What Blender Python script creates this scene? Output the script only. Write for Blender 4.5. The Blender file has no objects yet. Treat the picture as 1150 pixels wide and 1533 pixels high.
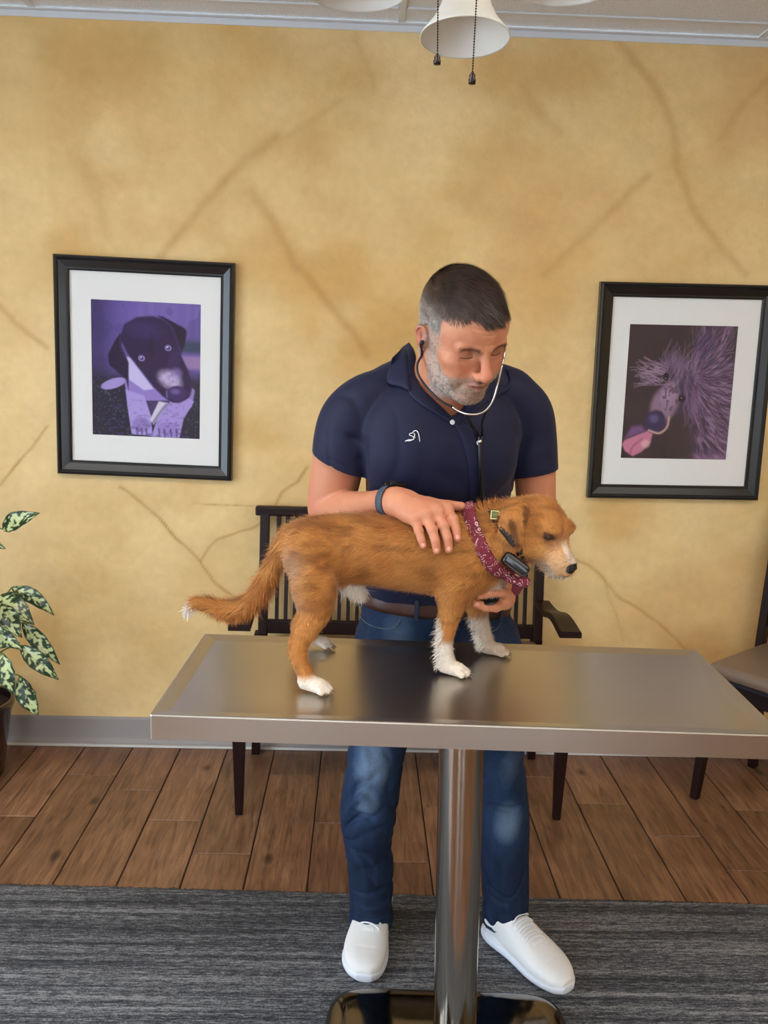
import bpy, bmesh, math, random
import numpy as np
from mathutils import Vector, Matrix

# ---------------------------------------------------------------- camera
SC = bpy.context.scene
COL = SC.collection
CAM_H, PITCH, YAW, ROLL, FPX = 1.5106, 0.1816, 0.0289, 0.0308, 1270.0
_f = np.array([math.sin(YAW)*math.cos(PITCH), math.cos(YAW)*math.cos(PITCH), -math.sin(PITCH)])
_r0 = np.array([math.cos(YAW), -math.sin(YAW), 0.0]); _u0 = np.cross(_r0, _f)
CR = _r0*math.cos(ROLL)+_u0*math.sin(ROLL); CU = -_r0*math.sin(ROLL)+_u0*math.cos(ROLL)
CO = np.array([0, 0, CAM_H])
cd = bpy.data.cameras.new('camera'); cam = bpy.data.objects.new('camera', cd); COL.objects.link(cam)
cam.matrix_world = Matrix(((CR[0], CU[0], -_f[0], 0), (CR[1], CU[1], -_f[1], 0), (CR[2], CU[2], -_f[2], CAM_H), (0, 0, 0, 1)))
cd.sensor_fit = 'VERTICAL'; cd.sensor_height = 24.0; cd.lens = 24.0*FPX/1533.0
cd.clip_start = 0.02; cd.clip_end = 60
SC.camera = cam
# ---------------------------------------------------------------- world, light, exposure
SC.view_settings.view_transform = 'Standard'; SC.view_settings.look = 'None'
SC.view_settings.exposure = 0.2; SC.view_settings.gamma = 1.0
SC.view_settings.use_curve_mapping = False
w = bpy.data.worlds.new('sky'); SC.world = w; w.use_nodes = True
bgn = w.node_tree.nodes['Background']
bgn.inputs[0].default_value = (0.70, 0.85, 1.0, 1); bgn.inputs[1].default_value = 8.0
RX0, RX1, RY0, RY1, RZ = -2.7, 3.3, -2.9, 3.1, 2.6076      # the room
# windows: (wall, from, to, sill, head)
WIN = [('L', -1.25, 0.05, 0.12, 2.3), ('L', 0.25, 1.55, 0.12, 2.3),
       ('B', -1.3, -0.45, 0.35, 2.25), ('B', 0.45, 1.05, 0.12, 2.1)]
for wl, a, b, z0, z1 in WIN:
    L = bpy.data.lights.new('window_portal', 'AREA'); L.shape = 'RECTANGLE'
    L.size = b-a; L.size_y = z1-z0; L.cycles.is_portal = True
    o = bpy.data.objects.new('window_portal', L); COL.objects.link(o)
    if wl == 'L':
        o.location = (RX0-0.02, (a+b)/2, (z0+z1)/2); o.rotation_euler = (math.pi/2, 0, -math.pi/2)
    else:
        o.location = ((a+b)/2, RY0-0.02, (z0+z1)/2); o.rotation_euler = (math.pi/2, 0, 0)
        o.rotation_euler = (math.pi/2, 0, math.pi)
TROFFERS = [(-1.8, 0.78), (-0.6, 0.78), (0.6, 0.78), (1.8, 0.78), (-0.6, -1.0), (0.6, -1.0), (1.8, -1.0)]     # recessed ceiling lights
LAMP_STRENGTH = 6.0

# ---------------------------------------------------------------- helpers
rng = np.random.default_rng(7); random.seed(7)
def W(px, py, Y):
    """point of the room seen at photo pixel (px,py) on the upright plane at depth Y"""
    d = _f+CR*(px-575)/FPX-CU*(py-766.5)/FPX
    return CO+d*(Y/d[1])
def Wz(px, py, z):
    d = _f+CR*(px-575)/FPX-CU*(py-766.5)/FPX
    return CO+d*((z-CAM_H)/d[2])
def S(Y, r):
    """size in metres of r photo pixels at depth Y"""
    return r*Y*1.02/FPX
def lin(c):
    c = [x/255.0 for x in c]
    return tuple((x/12.92 if x <= 0.04045 else ((x+0.055)/1.055)**2.4) for x in c)+(1.0,)
def link(name, me, mat=None, parent=None, smooth=False):
    o = bpy.data.objects.new(name, me); COL.objects.link(o)
    if mat is not None: me.materials.append(mat)
    if parent is not None: o.parent = parent
    if smooth: me.polygons.foreach_set('use_smooth', [True]*len(me.polygons))
    return o
def tag(o, label=None, cat=None, group=None, kind=None):
    if label: o['label'] = label
    if cat: o['category'] = cat
    if group: o['group'] = group
    if kind: o['kind'] = kind
    return o
def empty(name, loc, label=None, cat=None, group=None, rz=0.0):
    o = bpy.data.objects.new(name, None); COL.objects.link(o)
    o.location = loc; o.rotation_euler = (0, 0, rz); o.empty_display_size = 0.05
    return tag(o, label, cat, group)
def part(o, root):
    """parent o (built in room coordinates) to root, keeping its place"""
    bpy.context.view_layer.update()
    o.parent = root; o.matrix_parent_inverse = root.matrix_world.inverted()
    return o
class MB:
    """collects shapes into one mesh"""
    def __init__(s): s.bm = bmesh.new()
    def box(s, c, d, rot=None, bev=0.0, seg=2, taper=None):
        r = bmesh.ops.create_cube(s.bm, size=1.0); v = r['verts']
        for x in v:
            t = 1.0
            if taper and x.co.z < 0: t = taper
            x.co = Vector((x.co.x*d[0]*t, x.co.y*d[1]*t, x.co.z*d[2]))
        if bev > 0:
            e = list({e for x in v for e in x.link_edges})
            r2 = bmesh.ops.bevel(s.bm, geom=e, offset=bev, segments=seg, affect='EDGES', profile=0.5)
            v = list({x for f in r2['faces'] for x in f.verts} | {x for x in v if x.is_valid})
        M = Matrix.Translation(Vector(c)) @ (rot.to_4x4() if rot is not None else Matrix.Identity(4))
        bmesh.ops.transform(s.bm, matrix=M, verts=v); return s
    def bar(s, a, b, wx, wy, bev=0.0, up=(0, 1, 0), taper=None):
        a = Vector(a); b = Vector(b); z = (a-b).normalized()      # local +z = towards a
        y = Vector(up); x = y.cross(z).normalized(); y = z.cross(x)
        R = Matrix((x, y, z)).transposed()
        return s.box((a+b)/2, (wx, wy, (a-b).length), R, bev, 2, taper)
    def tube(s, pts, r, n=10, cap=True):
        pts = [Vector(p) for p in pts]; rs = r if hasattr(r, '__len__') else [r]*len(pts)
        rings = []; t0 = (pts[1]-pts[0]).normalized()
        u = t0.orthogonal().normalized()
        for i, p in enumerate(pts):
            t = (pts[min(i+1, len(pts)-1)]-pts[max(i-1, 0)]).normalized()
            u = (u-t*u.dot(t)).normalized(); v = t.cross(u)
            rings.append([s.bm.verts.new(p+(u*math.cos(2*math.pi*k/n)+v*math.sin(2*math.pi*k/n))*rs[i]) for k in range(n)])
        for i in range(len(rings)-1):
            for k in range(n):
                s.bm.faces.new((rings[i][k], rings[i][(k+1) % n], rings[i+1][(k+1) % n], rings[i+1][k]))
        if cap:
            s.bm.faces.new(rings[0][::-1]); s.bm.faces.new(rings[-1])
        return s
    def lathe(s, prof, c=(0, 0, 0), n=40, M=None, close=False):
        rings = []
        for (r, z) in prof:
            ring = []
            for k in range(n):
                a = 2*math.pi*k/n; p = Vector((r*math.cos(a), r*math.sin(a), z))
                if M is not None: p = M @ p
                ring.append(s.bm.verts.new(p+Vector(c)))
            rings.append(ring)
        m = len(rings)
        for i in range(m if close else m-1):
            A = rings[i]; B = rings[(i+1) % m]
            for k in range(n):
                s.bm.faces.new((A[k], A[(k+1) % n], B[(k+1) % n], B[k]))
        if not close:
            if prof[0][0] > 1e-5: s.bm.faces.new(rings[0][::-1])
            if prof[-1][0] > 1e-5: s.bm.faces.new(rings[-1])
        return s
    def ball(s, c, r, sc=(1, 1, 1), n=16):
        q = bmesh.ops.create_uvsphere(s.bm, u_segments=n, v_segments=n//2+2, radius=r)
        for x in q['verts']: x.co = Vector((x.co.x*sc[0], x.co.y*sc[1], x.co.z*sc[2]))+Vector(c)
        return s
    def build(s, name, mat, root=None, smooth=False, sharp=None):
        bmesh.ops.remove_doubles(s.bm, verts=s.bm.verts, dist=1e-6)
        bmesh.ops.recalc_face_normals(s.bm, faces=s.bm.faces)
        me = bpy.data.meshes.new(name); s.bm.to_mesh(me); s.bm.free()
        o = link(name, me, mat, None, smooth)
        if smooth and sharp is not None: me.set_sharp_from_angle(angle=math.radians(sharp))
        if root is not None: part(o, root)
        return o
def spline(pts, n=8):
    """Catmull-Rom through pts (rows of any width)"""
    P = np.array([list(p) for p in pts], float); P = np.vstack([2*P[0]-P[1], P, 2*P[-1]-P[-2]])
    out = []
    for i in range(1, len(P)-2):
        for t in np.linspace(0, 1, n, endpoint=False):
            a, b, c, d = P[i-1], P[i], P[i+1], P[i+2]
            out.append(0.5*((2*b)+(c-a)*t+(2*a-5*b+4*c-d)*t*t+(3*b-a-3*c+d)*t**3))
    out.append(P[-2]); return np.array(out)

# ---------------------------------------------------------------- materials
def nd(nt, t, **kw):
    n = nt.nodes.new(t)
    for k, v in kw.items(): setattr(n, k, v)
    return n
def mat(name, col=(0.8, 0.8, 0.8, 1), rough=0.5, metal=0.0, attr=None, noise=0.0, nscale=20.0, bump=0.0, bscale=200.0,
        stretch=None, coat=0.0, sheen=0.0, trans=0.0, ior=1.45, sss=0.0, spec=0.5, rnoise=0.0, rand=0.0, alpha=1.0, bdist=0.002, emis=None, estr=0.0, ssr=(1, .35, .2)):
    m = bpy.data.materials.new(name); m.use_nodes = True; nt = m.node_tree; L = nt.links.new
    b = nt.nodes['Principled BSDF']
    if len(col) == 3: col = lin(col)
    b.inputs['Roughness'].default_value = rough; b.inputs['Metallic'].default_value = metal
    b.inputs['Coat Weight'].default_value = coat; b.inputs['Sheen Weight'].default_value = sheen
    b.inputs['Coat Roughness'].default_value = 0.1
    b.inputs['Transmission Weight'].default_value = trans; b.inputs['IOR'].default_value = ior
    b.inputs['Specular IOR Level'].default_value = spec; b.inputs['Alpha'].default_value = alpha
    if sss > 0:
        b.inputs['Subsurface Weight'].default_value = sss; b.inputs['Subsurface Radius'].default_value = ssr
        b.inputs['Subsurface Scale'].default_value = 0.006
    if emis: b.inputs['Emission Color'].default_value = emis; b.inputs['Emission Strength'].default_value = estr
    tc = nd(nt, 'ShaderNodeTexCoord'); vec = tc.outputs['Object']
    if stretch:
        mp = nd(nt, 'ShaderNodeMapping'); mp.inputs['Scale'].default_value = stretch; L(vec, mp.inputs[0]); vec = mp.outputs[0]
    src = None
    if attr:
        a = nd(nt, 'ShaderNodeVertexColor'); a.layer_name = attr; src = a.outputs[0]
    if noise > 0 or rand > 0:
        if src is None:
            r = nd(nt, 'ShaderNodeRGB'); r.outputs[0].default_value = col; src = r.outputs[0]
        if noise > 0:
            n = nd(nt, 'ShaderNodeTexNoise'); n.inputs['Scale'].default_value = nscale; n.inputs['Detail'].default_value = 6; L(vec, n.inputs['Vector'])
            mr = nd(nt, 'ShaderNodeMapRange'); mr.inputs[1].default_value = 0.25; mr.inputs[2].default_value = 0.75
            mr.inputs[3].default_value = 1-noise; mr.inputs[4].default_value = 1+noise; L(n.outputs[0], mr.inputs[0])
            mx = nd(nt, 'ShaderNodeVectorMath', operation='SCALE'); L(src, mx.inputs[0]); L(mr.outputs[0], mx.inputs['Scale']); src = mx.outputs[0]
        if rand > 0:
            oi = nd(nt, 'ShaderNodeObjectInfo'); mr = nd(nt, 'ShaderNodeMapRange'); mr.inputs[3].default_value = 1-rand; mr.inputs[4].default_value = 1+rand
            L(oi.outputs['Random'], mr.inputs[0]); mx = nd(nt, 'ShaderNodeVectorMath', operation='SCALE'); L(src, mx.inputs[0]); L(mr.outputs[0], mx.inputs['Scale']); src = mx.outputs[0]
    if src is not None: L(src, b.inputs['Base Color'])
    else: b.inputs['Base Color'].default_value = col
    if bump > 0:
        n = nd(nt, 'ShaderNodeTexNoise'); n.inputs['Scale'].default_value = bscale; n.inputs['Detail'].default_value = 4; L(vec, n.inputs['Vector'])
        bp = nd(nt, 'ShaderNodeBump'); bp.inputs['Strength'].default_value = bump; bp.inputs['Distance'].default_value = bdist
        L(n.outputs[0], bp.inputs['Height']); L(bp.outputs[0], b.inputs['Normal'])
        if rnoise > 0:
            mr = nd(nt, 'ShaderNodeMapRange'); mr.inputs[1].default_value = .3; mr.inputs[2].default_value = .7
            mr.inputs[3].default_value = rough-rnoise; mr.inputs[4].default_value = rough+rnoise; L(n.outputs[0], mr.inputs[0]); L(mr.outputs[0], b.inputs['Roughness'])
    return m
def set_cols(me, cols, name='paint'):
    a = me.color_attributes.new(name, 'FLOAT_COLOR', 'POINT')
    c = np.ones((len(me.vertices), 4), np.float32); c[:, :3] = cols; a.data.foreach_set('color', c.ravel())
def vnoise(P, scale, seed=0, octaves=4):
    """value noise at points P (n,3)"""
    r = np.random.default_rng(seed); T = r.random((32, 32, 32)).astype(np.float32); out = 0; amp = 1; tot = 0
    Q = np.asarray(P, np.float32)*scale+r.random(3).astype(np.float32)*17
    for o in range(octaves):
        i = np.floor(Q).astype(int); f = Q-i; f = f*f*(3-2*f); v = 0
        for dx in (0, 1):
            for dy in (0, 1):
                for dz in (0, 1):
                    wt = (f[..., 0] if dx else 1-f[..., 0])*(f[..., 1] if dy else 1-f[..., 1])*(f[..., 2] if dz else 1-f[..., 2])
                    v = v+wt*T[(i[..., 0]+dx) % 32, (i[..., 1]+dy) % 32, (i[..., 2]+dz) % 32]
        out = out+v*amp; tot += amp; amp *= 0.5; Q = Q*2.03+5.1
    return out/tot
def sstep(a, b, x):
    t = np.clip((x-a)/(b-a), 0, 1); return t*t*(3-2*t)
def grid_mesh(name, nx, ny, fn):
    u, v = np.meshgrid(np.linspace(0, 1, nx), np.linspace(0, 1, ny)); P = fn(u.ravel(), v.ravel())
    i = np.arange(nx-1)[None, :]+np.arange(ny-1)[:, None]*nx; i = i.ravel()
    F = np.stack([i, i+1, i+nx+1, i+nx], 1)
    return np_mesh(name, P, F)
def np_mesh(name, P, F):
    me = bpy.data.meshes.new(name); P = np.asarray(P, np.float32); F = np.asarray(F, np.int32); k = F.shape[1]
    me.vertices.add(len(P)); me.vertices.foreach_set('co', P.ravel())
    me.loops.add(F.size); me.loops.foreach_set('vertex_index', F.ravel())
    me.polygons.add(len(F)); me.polygons.foreach_set('loop_start', np.arange(0, F.size, k, dtype=np.int32))
    me.update(calc_edges=True); me.validate(); return me
def thin_glass(name, tint=(1, 1, 1, 1), ior=1.5):
    m = bpy.data.materials.new(name); m.use_nodes = True; nt = m.node_tree; L = nt.links.new; nt.nodes.remove(nt.nodes['Principled BSDF']); out = nt.nodes['Material Output']
    lw = nd(nt, 'ShaderNodeLayerWeight'); lw.inputs[0].default_value = .5; pw = nd(nt, 'ShaderNodeMath', operation='POWER'); L(lw.outputs['Facing'], pw.inputs[0]); pw.inputs[1].default_value = 5; fr = nd(nt, 'ShaderNodeMapRange'); L(pw.outputs[0], fr.inputs[0]); fr.inputs[3].default_value = .04; fr.inputs[4].default_value = 1.0; t = nd(nt, 'ShaderNodeBsdfTransparent'); t.inputs[0].default_value = tint; g = nd(nt, 'ShaderNodeBsdfGlossy'); g.inputs['Roughness'].default_value = .0
    mx = nd(nt, 'ShaderNodeMixShader'); L(fr.outputs[0], mx.inputs[0]); L(t.outputs[0], mx.inputs[1]); L(g.outputs[0], mx.inputs[2]); L(mx.outputs[0], out.inputs['Surface']); return m
# ================================================================= THE ROOM
def structure(name, mb, m, root=None, **k):
    o = mb.build(name, m, root, **k)
    if root is None: o['kind'] = 'structure'
    return o
# --- faux-plaster wall with painted veins
VEINS = [([(415, 205), (365, 240), (310, 300), (270, 350), (240, 385)], 9, .5), ([(375, 285), (410, 335), (440, 395), (490, 450), (530, 500), (550, 530)], 9, .5),
         ([(920, 55), (975, 120), (1010, 190), (1015, 250), (1040, 320), (1080, 370), (1115, 410)], 8, .4), ([(970, 265), (900, 330), (850, 380), (815, 410)], 8, .35),
         ([(180, 730), (215, 755), (240, 775), (262, 805), (300, 840), (320, 870), (350, 895)], 3.5, 1.0), ([(300, 838), (325, 805), (380, 790), (400, 780)], 3.5, .9),
         ([(410, 755), (425, 735), (445, 720), (462, 700)], 3.5, .9), ([(0, 728), (30, 690), (60, 655), (70, 640)], 3.5, .8), ([(0, 460), (40, 500), (70, 520)], 5, .5),
         ([(862, 838), (880, 845), (905, 870), (930, 895), (985, 930), (1030, 975)], 3.5, .8), ([(785, 130), (815, 180), (840, 200)], 8, .3), ([(530, 50), (545, 90), (560, 130)], 6, .25),
         ([(290, 755), (340, 756), (390, 757)], 1.5, .7), ([(510, 150), (470, 180), (430, 205)], 6, .25), ([(905, 870), (930, 940), (935, 960)], 3, .4),
         ([(1150, 120), (1105, 165), (1080, 210)], 7, .25), ([(120, 240), (150, 300), (160, 350)], 14, .3)]
def back_wall():
    NX, NY = 760, 420
    me = grid_mesh('wall_back', NX, NY, lambda u, v: np.stack([RX0+u*(RX1-RX0), np.full_like(u, RY1), v*RZ], 1))
    P = np.zeros(len(me.vertices)*3, np.float32); me.vertices.foreach_get('co', P); P = P.reshape(-1, 3)
    n1 = vnoise(P, 1.3, 1, 4); n2 = vnoise(P, 3.5, 2, 5); n3 = vnoise(P*np.array([1, 1, 1.6], np.float32), 9, 3, 4); n4 = vnoise(P, 2.2, 8, 3)
    light = np.array(lin((236, 206, 150))[:3]); midc = np.array(lin((220, 181, 116))[:3]); dark = np.array(lin((202, 154, 84))[:3]); rust = np.array(lin((205, 145, 85))[:3])
    t = np.clip((n1*.55+n2*.45-.33)/.34, 0, 1)[:, None]
    c = light*(1-t)+midc*t
    t2 = (sstep(.5, .75, n2)*.42)[:, None]; c = c*(1-t2)+dark*t2
    t3 = (sstep(.58, .75, n4)*.28)[:, None]; c = c*(1-t3)+rust*t3
    c = c*(1+(n3[:, None]-.5)*.16)
    warp = np.stack([vnoise(P, 14, 5, 3)-.5, vnoise(P, 14, 6, 3)-.5], 1)*.018
    Q = P[:, [0, 2]]+warp; vein = np.array(lin((170, 118, 50))[:3])
    for pts, wpx, s in VEINS:
        V = np.array([W(a, b, RY1) for a, b in pts])[:, [0, 2]]; d = np.full(len(Q), 9.0); 
        for a, b in zip(V[:-1], V[1:]):
            ab = b-a; h = np.clip(((Q-a)@ab)/(ab@ab), 0, 1); q = Q-a-h[:, None]*ab; d = np.minimum(d, np.hypot(q[:, 0], q[:, 1]))
        w_ = S(RY1, wpx*(.62 if wpx < 5 else .9)); s = s*(.8 if wpx < 5 else .9)
        k = np.exp(-(d/w_*1.1)**2)*.75*s+np.exp(-(d/(w_*5)))*.14*s; k = (k*(.55+.9*n3))[:, None]
        k = np.clip(k, 0, 1); c = c*(1-k)+vein*k
    set_cols(me, c)
    m = mat('painted_plaster', rough=.62, attr='paint', noise=.05, nscale=30, bump=.35, bscale=75, bdist=.004, spec=.35)
    o = link('wall_back', me, m, None, True); o['kind'] = 'structure'
back_wall()
M_WALL = mat('warm_wall_paint', (205, 180, 135), rough=.7, noise=.08, nscale=4)
M_CEIL = mat('ceiling_tile', (226, 228, 232), rough=.9, noise=.10, nscale=160, bump=.9, bscale=170, bdist=.004)
M_GRID = mat('ceiling_grid_white', (214, 217, 222), rough=.5)
M_DOOR = mat('dark_bronze_frame', (52, 48, 46), rough=.4, metal=.5)
M_GLASS = thin_glass('window_glass')
def wall_holes(name, wl, t=.12):
    """wall with window openings, boxes around them"""
    mb = MB(); ws = sorted([(a, b, z0, z1) for (q, a, b, z0, z1) in WIN if q == wl])
    lo, hi = (RY0, RY1) if wl == 'L' else (RX0, RX1)
    def bx(a, b, z0, z1):
        if b-a < 1e-4 or z1-z0 < 1e-4: return
        if wl == 'L': mb.box((RX0-t/2, (a+b)/2, (z0+z1)/2), (t, b-a, z1-z0))
        else: mb.box(((a+b)/2, RY0-t/2, (z0+z1)/2), (b-a, t, z1-z0))
    cur = lo
    for a, b, z0, z1 in ws:
        bx(cur, a, 0, RZ); bx(a, b, 0, z0); bx(a, b, z1, RZ); cur = b
    bx(cur, hi, 0, RZ)
    return structure(name, mb, M_WALL)
wall_holes('wall_left', 'L'); wall_holes('wall_front', 'B')
structure('wall_right', MB().box((RX1+.06, (RY0+RY1)/2, RZ/2), (.12, RY1-RY0, RZ)), M_WALL)
for i, (wl, a, b, z0, z1) in enumerate(WIN):
    f = MB(); t = .05
    def fb(p0, p1, q0, q1, dd=.07):
        if wl == 'L': f.box((RX0-.05, (p0+p1)/2, (q0+q1)/2), (dd, p1-p0, q1-q0), bev=.004)
        else: f.box(((p0+p1)/2, RY0-.05, (q0+q1)/2), (p1-p0, dd, q1-q0), bev=.004)
    fb(a, a+t, z0, z1); fb(b-t, b, z0, z1); fb(a+t, b-t, z0, z0+t); fb(a+t, b-t, z1-t, z1)
    if wl == 'B' and z0 < .2: fb(a+t, b-t, 1.0, 1.08)
    else: fb((a+b)/2-.02, (a+b)/2+.02, z0+t, z1-t)
    nm = 'door_1' if wl == 'B' and z0 < .2 else 'window_%d' % (i+1)
    fo = structure(nm, f, M_DOOR)
    g = MB()
    if wl == 'L': g.box((RX0-.05, (a+b)/2, (z0+z1)/2), (.006, b-a-.02, z1-z0-.02))
    else: g.box(((a+b)/2, RY0-.05, (z0+z1)/2), (b-a-.02, .006, z1-z0-.02))
    g.build('pane', M_GLASS, fo)
# --- ceiling: lay-in tiles in a white grid
ceil = structure('ceiling', MB().box(((RX0+RX1)/2, (RY0+RY1)/2, RZ+.05), (RX1-RX0+.2, RY1-RY0+.2, .04)), M_WALL)
tx0 = float(Wz(602, 20, RZ)[0]); ty0 = float(Wz(745, 20, RZ)[1])
xs = [tx0+1.2192*k for k in range(-3, 4)]; ys = [ty0-.6096*k for k in range(0, 11)]
xs = [RX0]+[x for x in xs if RX0+.05 < x < RX1-.05]+[RX1]; ys = [RY1]+[y for y in ys if RY0+.05 < y < RY1-.02]+[RY0]
tile_mesh = {}
for i in range(len(xs)-1):
    for j in range(len(ys)-1):
        x0, x1 = xs[i], xs[i+1]; y1, y0 = ys[j], ys[j+1]; cx, cy = (x0+x1)/2, (y0+y1)/2
        if any(abs(cx-a) < .61 and abs(cy-b) < .31 and abs(x1-x0) > 1.1 and (abs(y1-y0) > .55) for a, b in [(p, q) for p, q in TROFFERS]):
            # recessed lamp panel
            lo = empty('ceiling_light', (cx, cy, RZ), 'flush fluorescent panel light in the ceiling grid behind the viewer', 'ceiling light', 'ceiling light panels')
            fm = MB()
            for (a_, b_, c_, d_) in ((x0+.015, x0+.04, y0+.015, y1-.015), (x1-.04, x1-.015, y0+.015, y1-.015), (x0+.04, x1-.04, y0+.015, y0+.04), (x0+.04, x1-.04, y1-.04, y1-.015)):
                fm.box(((a_+b_)/2, (c_+d_)/2, RZ+.008), (b_-a_, d_-c_, .02))
            fm.build('frame', M_GRID, lo)
            MB().box((cx, cy, RZ+.012), (x1-x0-.08, y1-y0-.08, .006)).build('diffuser', mat('lamp_diffuser', (255, 250, 240), rough=.6, emis=(1.0, .92, .80, 1), estr=LAMP_STRENGTH), lo)
            continue
        key = (round(x1-x0, 3), round(y1-y0, 3))
        if key not in tile_mesh:
            b = MB().box((0, 0, 0), (x1-x0-.012, y1-y0-.012, .016), bev=.003, seg=1).build('ceiling_tile', M_CEIL)
            tile_mesh[key] = b.data; o = b
        else:
            o = bpy.data.objects.new('ceiling_tile', tile_mesh[key]); COL.objects.link(o)
        o.location = (cx, cy, RZ+.012); o.parent = ceil
for x in xs[1:-1]: MB().box((x, (RY0+RY1)/2, RZ+.001), (.024, RY1-RY0, .006), bev=.001, seg=1).build('grid_runner', M_GRID, ceil)
for y in ys[1:-1]:
    for i in range(len(xs)-1):
        MB().box(((xs[i]+xs[i+1])/2, y, RZ+.001), (xs[i+1]-xs[i]-.026, .024, .006), bev=.001, seg=1).build('grid_cross_bar', M_GRID, ceil)
structure('trim_1', MB().box(((RX0+RX1)/2, RY1-.012, RZ-.002), (RX1-RX0, .024, .004)).box(((RX0+RX1)/2, RY1-.002, RZ-.012), (RX1-RX0, .004, .022)), M_GRID)
# --- vinyl baseboard
prof = [(0, .112), (-.004, .112), (-.006, .1), (-.006, .03), (-.010, .016), (-.022, .006)]
bb = MB()
for (y, z), (y2, z2) in zip(prof[:-1], prof[1:]):
    vs = [bb.bm.verts.new((x, RY1+yy, zz)) for x, yy, zz in ((RX0, y, z), (RX1, y, z), (RX1, y2, z2), (RX0, y2, z2))]; bb.bm.faces.new(vs)
o = structure('baseboard_back', bb, mat('grey_vinyl_base', (150, 143, 140), rough=.45, noise=.04, nscale=5), smooth=True)
structure('trim_2', MB().box(((RX0+RX1)/2, RY1-.027, .005), (RX1-RX0, .014, .010), bev=.004), mat('white_caulk', (205, 200, 196), rough=.5))
# --- floor: wood-look planks
def wood_mat():
    m = bpy.data.materials.new('worn_wood_plank'); m.use_nodes = True; nt = m.node_tree; L = nt.links.new; b = nt.nodes['Principled BSDF']
    tc = nd(nt, 'ShaderNodeTexCoord'); oi = nd(nt, 'ShaderNodeObjectInfo')
    off = nd(nt, 'ShaderNodeVectorMath', operation='SCALE'); off.inputs['Scale'].default_value = 37.0
    cmb = nd(nt, 'ShaderNodeCombineXYZ'); L(oi.outputs['Random'], cmb.inputs[0]); L(oi.outputs['Random'], cmb.inputs[1]); L(cmb.outputs[0], off.inputs[0])
    add = nd(nt, 'ShaderNodeVectorMath', operation='ADD'); L(tc.outputs['Object'], add.inputs[0]); L(off.outputs[0], add.inputs[1])
    mp = nd(nt, 'ShaderNodeMapping'); mp.inputs['Scale'].default_value = (1, .09, 1); L(add.outputs[0], mp.inputs[0])
    n1 = nd(nt, 'ShaderNodeTexNoise'); n1.inputs['Scale'].default_value = 55; n1.inputs['Detail'].default_value = 8; n1.inputs['Roughness'].default_value = .7; n1.inputs['Distortion'].default_value = .8; L(mp.outputs[0], n1.inputs['Vector'])
    n2 = nd(nt, 'ShaderNodeTexNoise'); n2.inputs['Scale'].default_value = 5; n2.inputs['Detail'].default_value = 5; L(add.outputs[0], n2.inputs['Vector'])
    cr = nd(nt, 'ShaderNodeValToRGB'); L(n1.outputs[0], cr.inputs[0]); e = cr.color_ramp.elements
    e[0].position = .26; e[0].color = lin((66, 44, 32)); e[1].position = .75; e[1].color = lin((160, 122, 92))
    x = e.new(.42); x.color = lin((112, 78, 56)); x = e.new(.56); x.color = lin((134, 96, 70))
    mr = nd(nt, 'ShaderNodeMapRange'); mr.inputs[1].default_value = .3; mr.inputs[2].default_value = .7; mr.inputs[3].default_value = .80; mr.inputs[4].default_value = 1.22; L(n2.outputs[0], mr.inputs[0])
    mr2 = nd(nt, 'ShaderNodeMapRange'); mr2.inputs[3].default_value = .78; mr2.inputs[4].default_value = 1.15; L(oi.outputs['Random'], mr2.inputs[0])
    mu = nd(nt, 'ShaderNodeMath', operation='MULTIPLY'); L(mr.outputs[0], mu.inputs[0]); L(mr2.outputs[0], mu.inputs[1])
    sc = nd(nt, 'ShaderNodeVectorMath', operation='SCALE'); L(cr.outputs[0], sc.inputs[0]); L(mu.outputs[0], sc.inputs['Scale'])
    # knots
    mpk = nd(nt, 'ShaderNodeMapping'); mpk.inputs['Scale'].default_value = (5.5, 3.2, 1); L(add.outputs[0], mpk.inputs[0])
    vo = nd(nt, 'ShaderNodeTexVoronoi'); vo.inputs['Scale'].default_value = 1.0; L(mpk.outputs[0], vo.inputs['Vector'])
    mk = nd(nt, 'ShaderNodeMapRange'); mk.inputs[1].default_value = .04; mk.inputs[2].default_value = .12; mk.inputs[3].default_value = .25; mk.inputs[4].default_value = 1; L(vo.outputs['Distance'], mk.inputs[0])
    sc2 = nd(nt, 'ShaderNodeVectorMath', operation='SCALE'); L(sc.outputs[0], sc2.inputs[0]); L(mk.outputs[0], sc2.inputs['Scale'])
    L(sc2.outputs[0], b.inputs['Base Color'])
    b.inputs['Roughness'].default_value = .36; b.inputs['Specular IOR Level'].default_value = .5
    bp = nd(nt, 'ShaderNodeBump'); bp.inputs['Strength'].default_value = .25; bp.inputs['Distance'].default_value = .002; L(n1.outputs[0], bp.inputs['Height']); L(bp.outputs[0], b.inputs['Normal'])
    return m
M_WOOD = wood_mat()
floor = structure('floor', MB().box(((RX0+RX1)/2, (RY0+RY1)/2, -.03), (RX1-RX0+.2, RY1-RY0+.2, .05)), mat('dark_grout', (58, 44, 36), rough=.8))
PW = .1815; k0 = int(math.floor((RX0+.124)/PW))
ends = {}
for (px, py) in ((30, 1222), (62, 1272), (200, 1183), (264, 1228), (333, 1278), (490, 1232), (900, 1203), (1012, 1252), (867, 1295), (1120, 1304), (800, 1163), (420, 1160), (590, 1290), (120, 1160)):
    q = Wz(px, py, 0); ends[int(math.floor((q[0]+.124)/PW))] = float(q[1])
plank_mesh = {}
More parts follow.
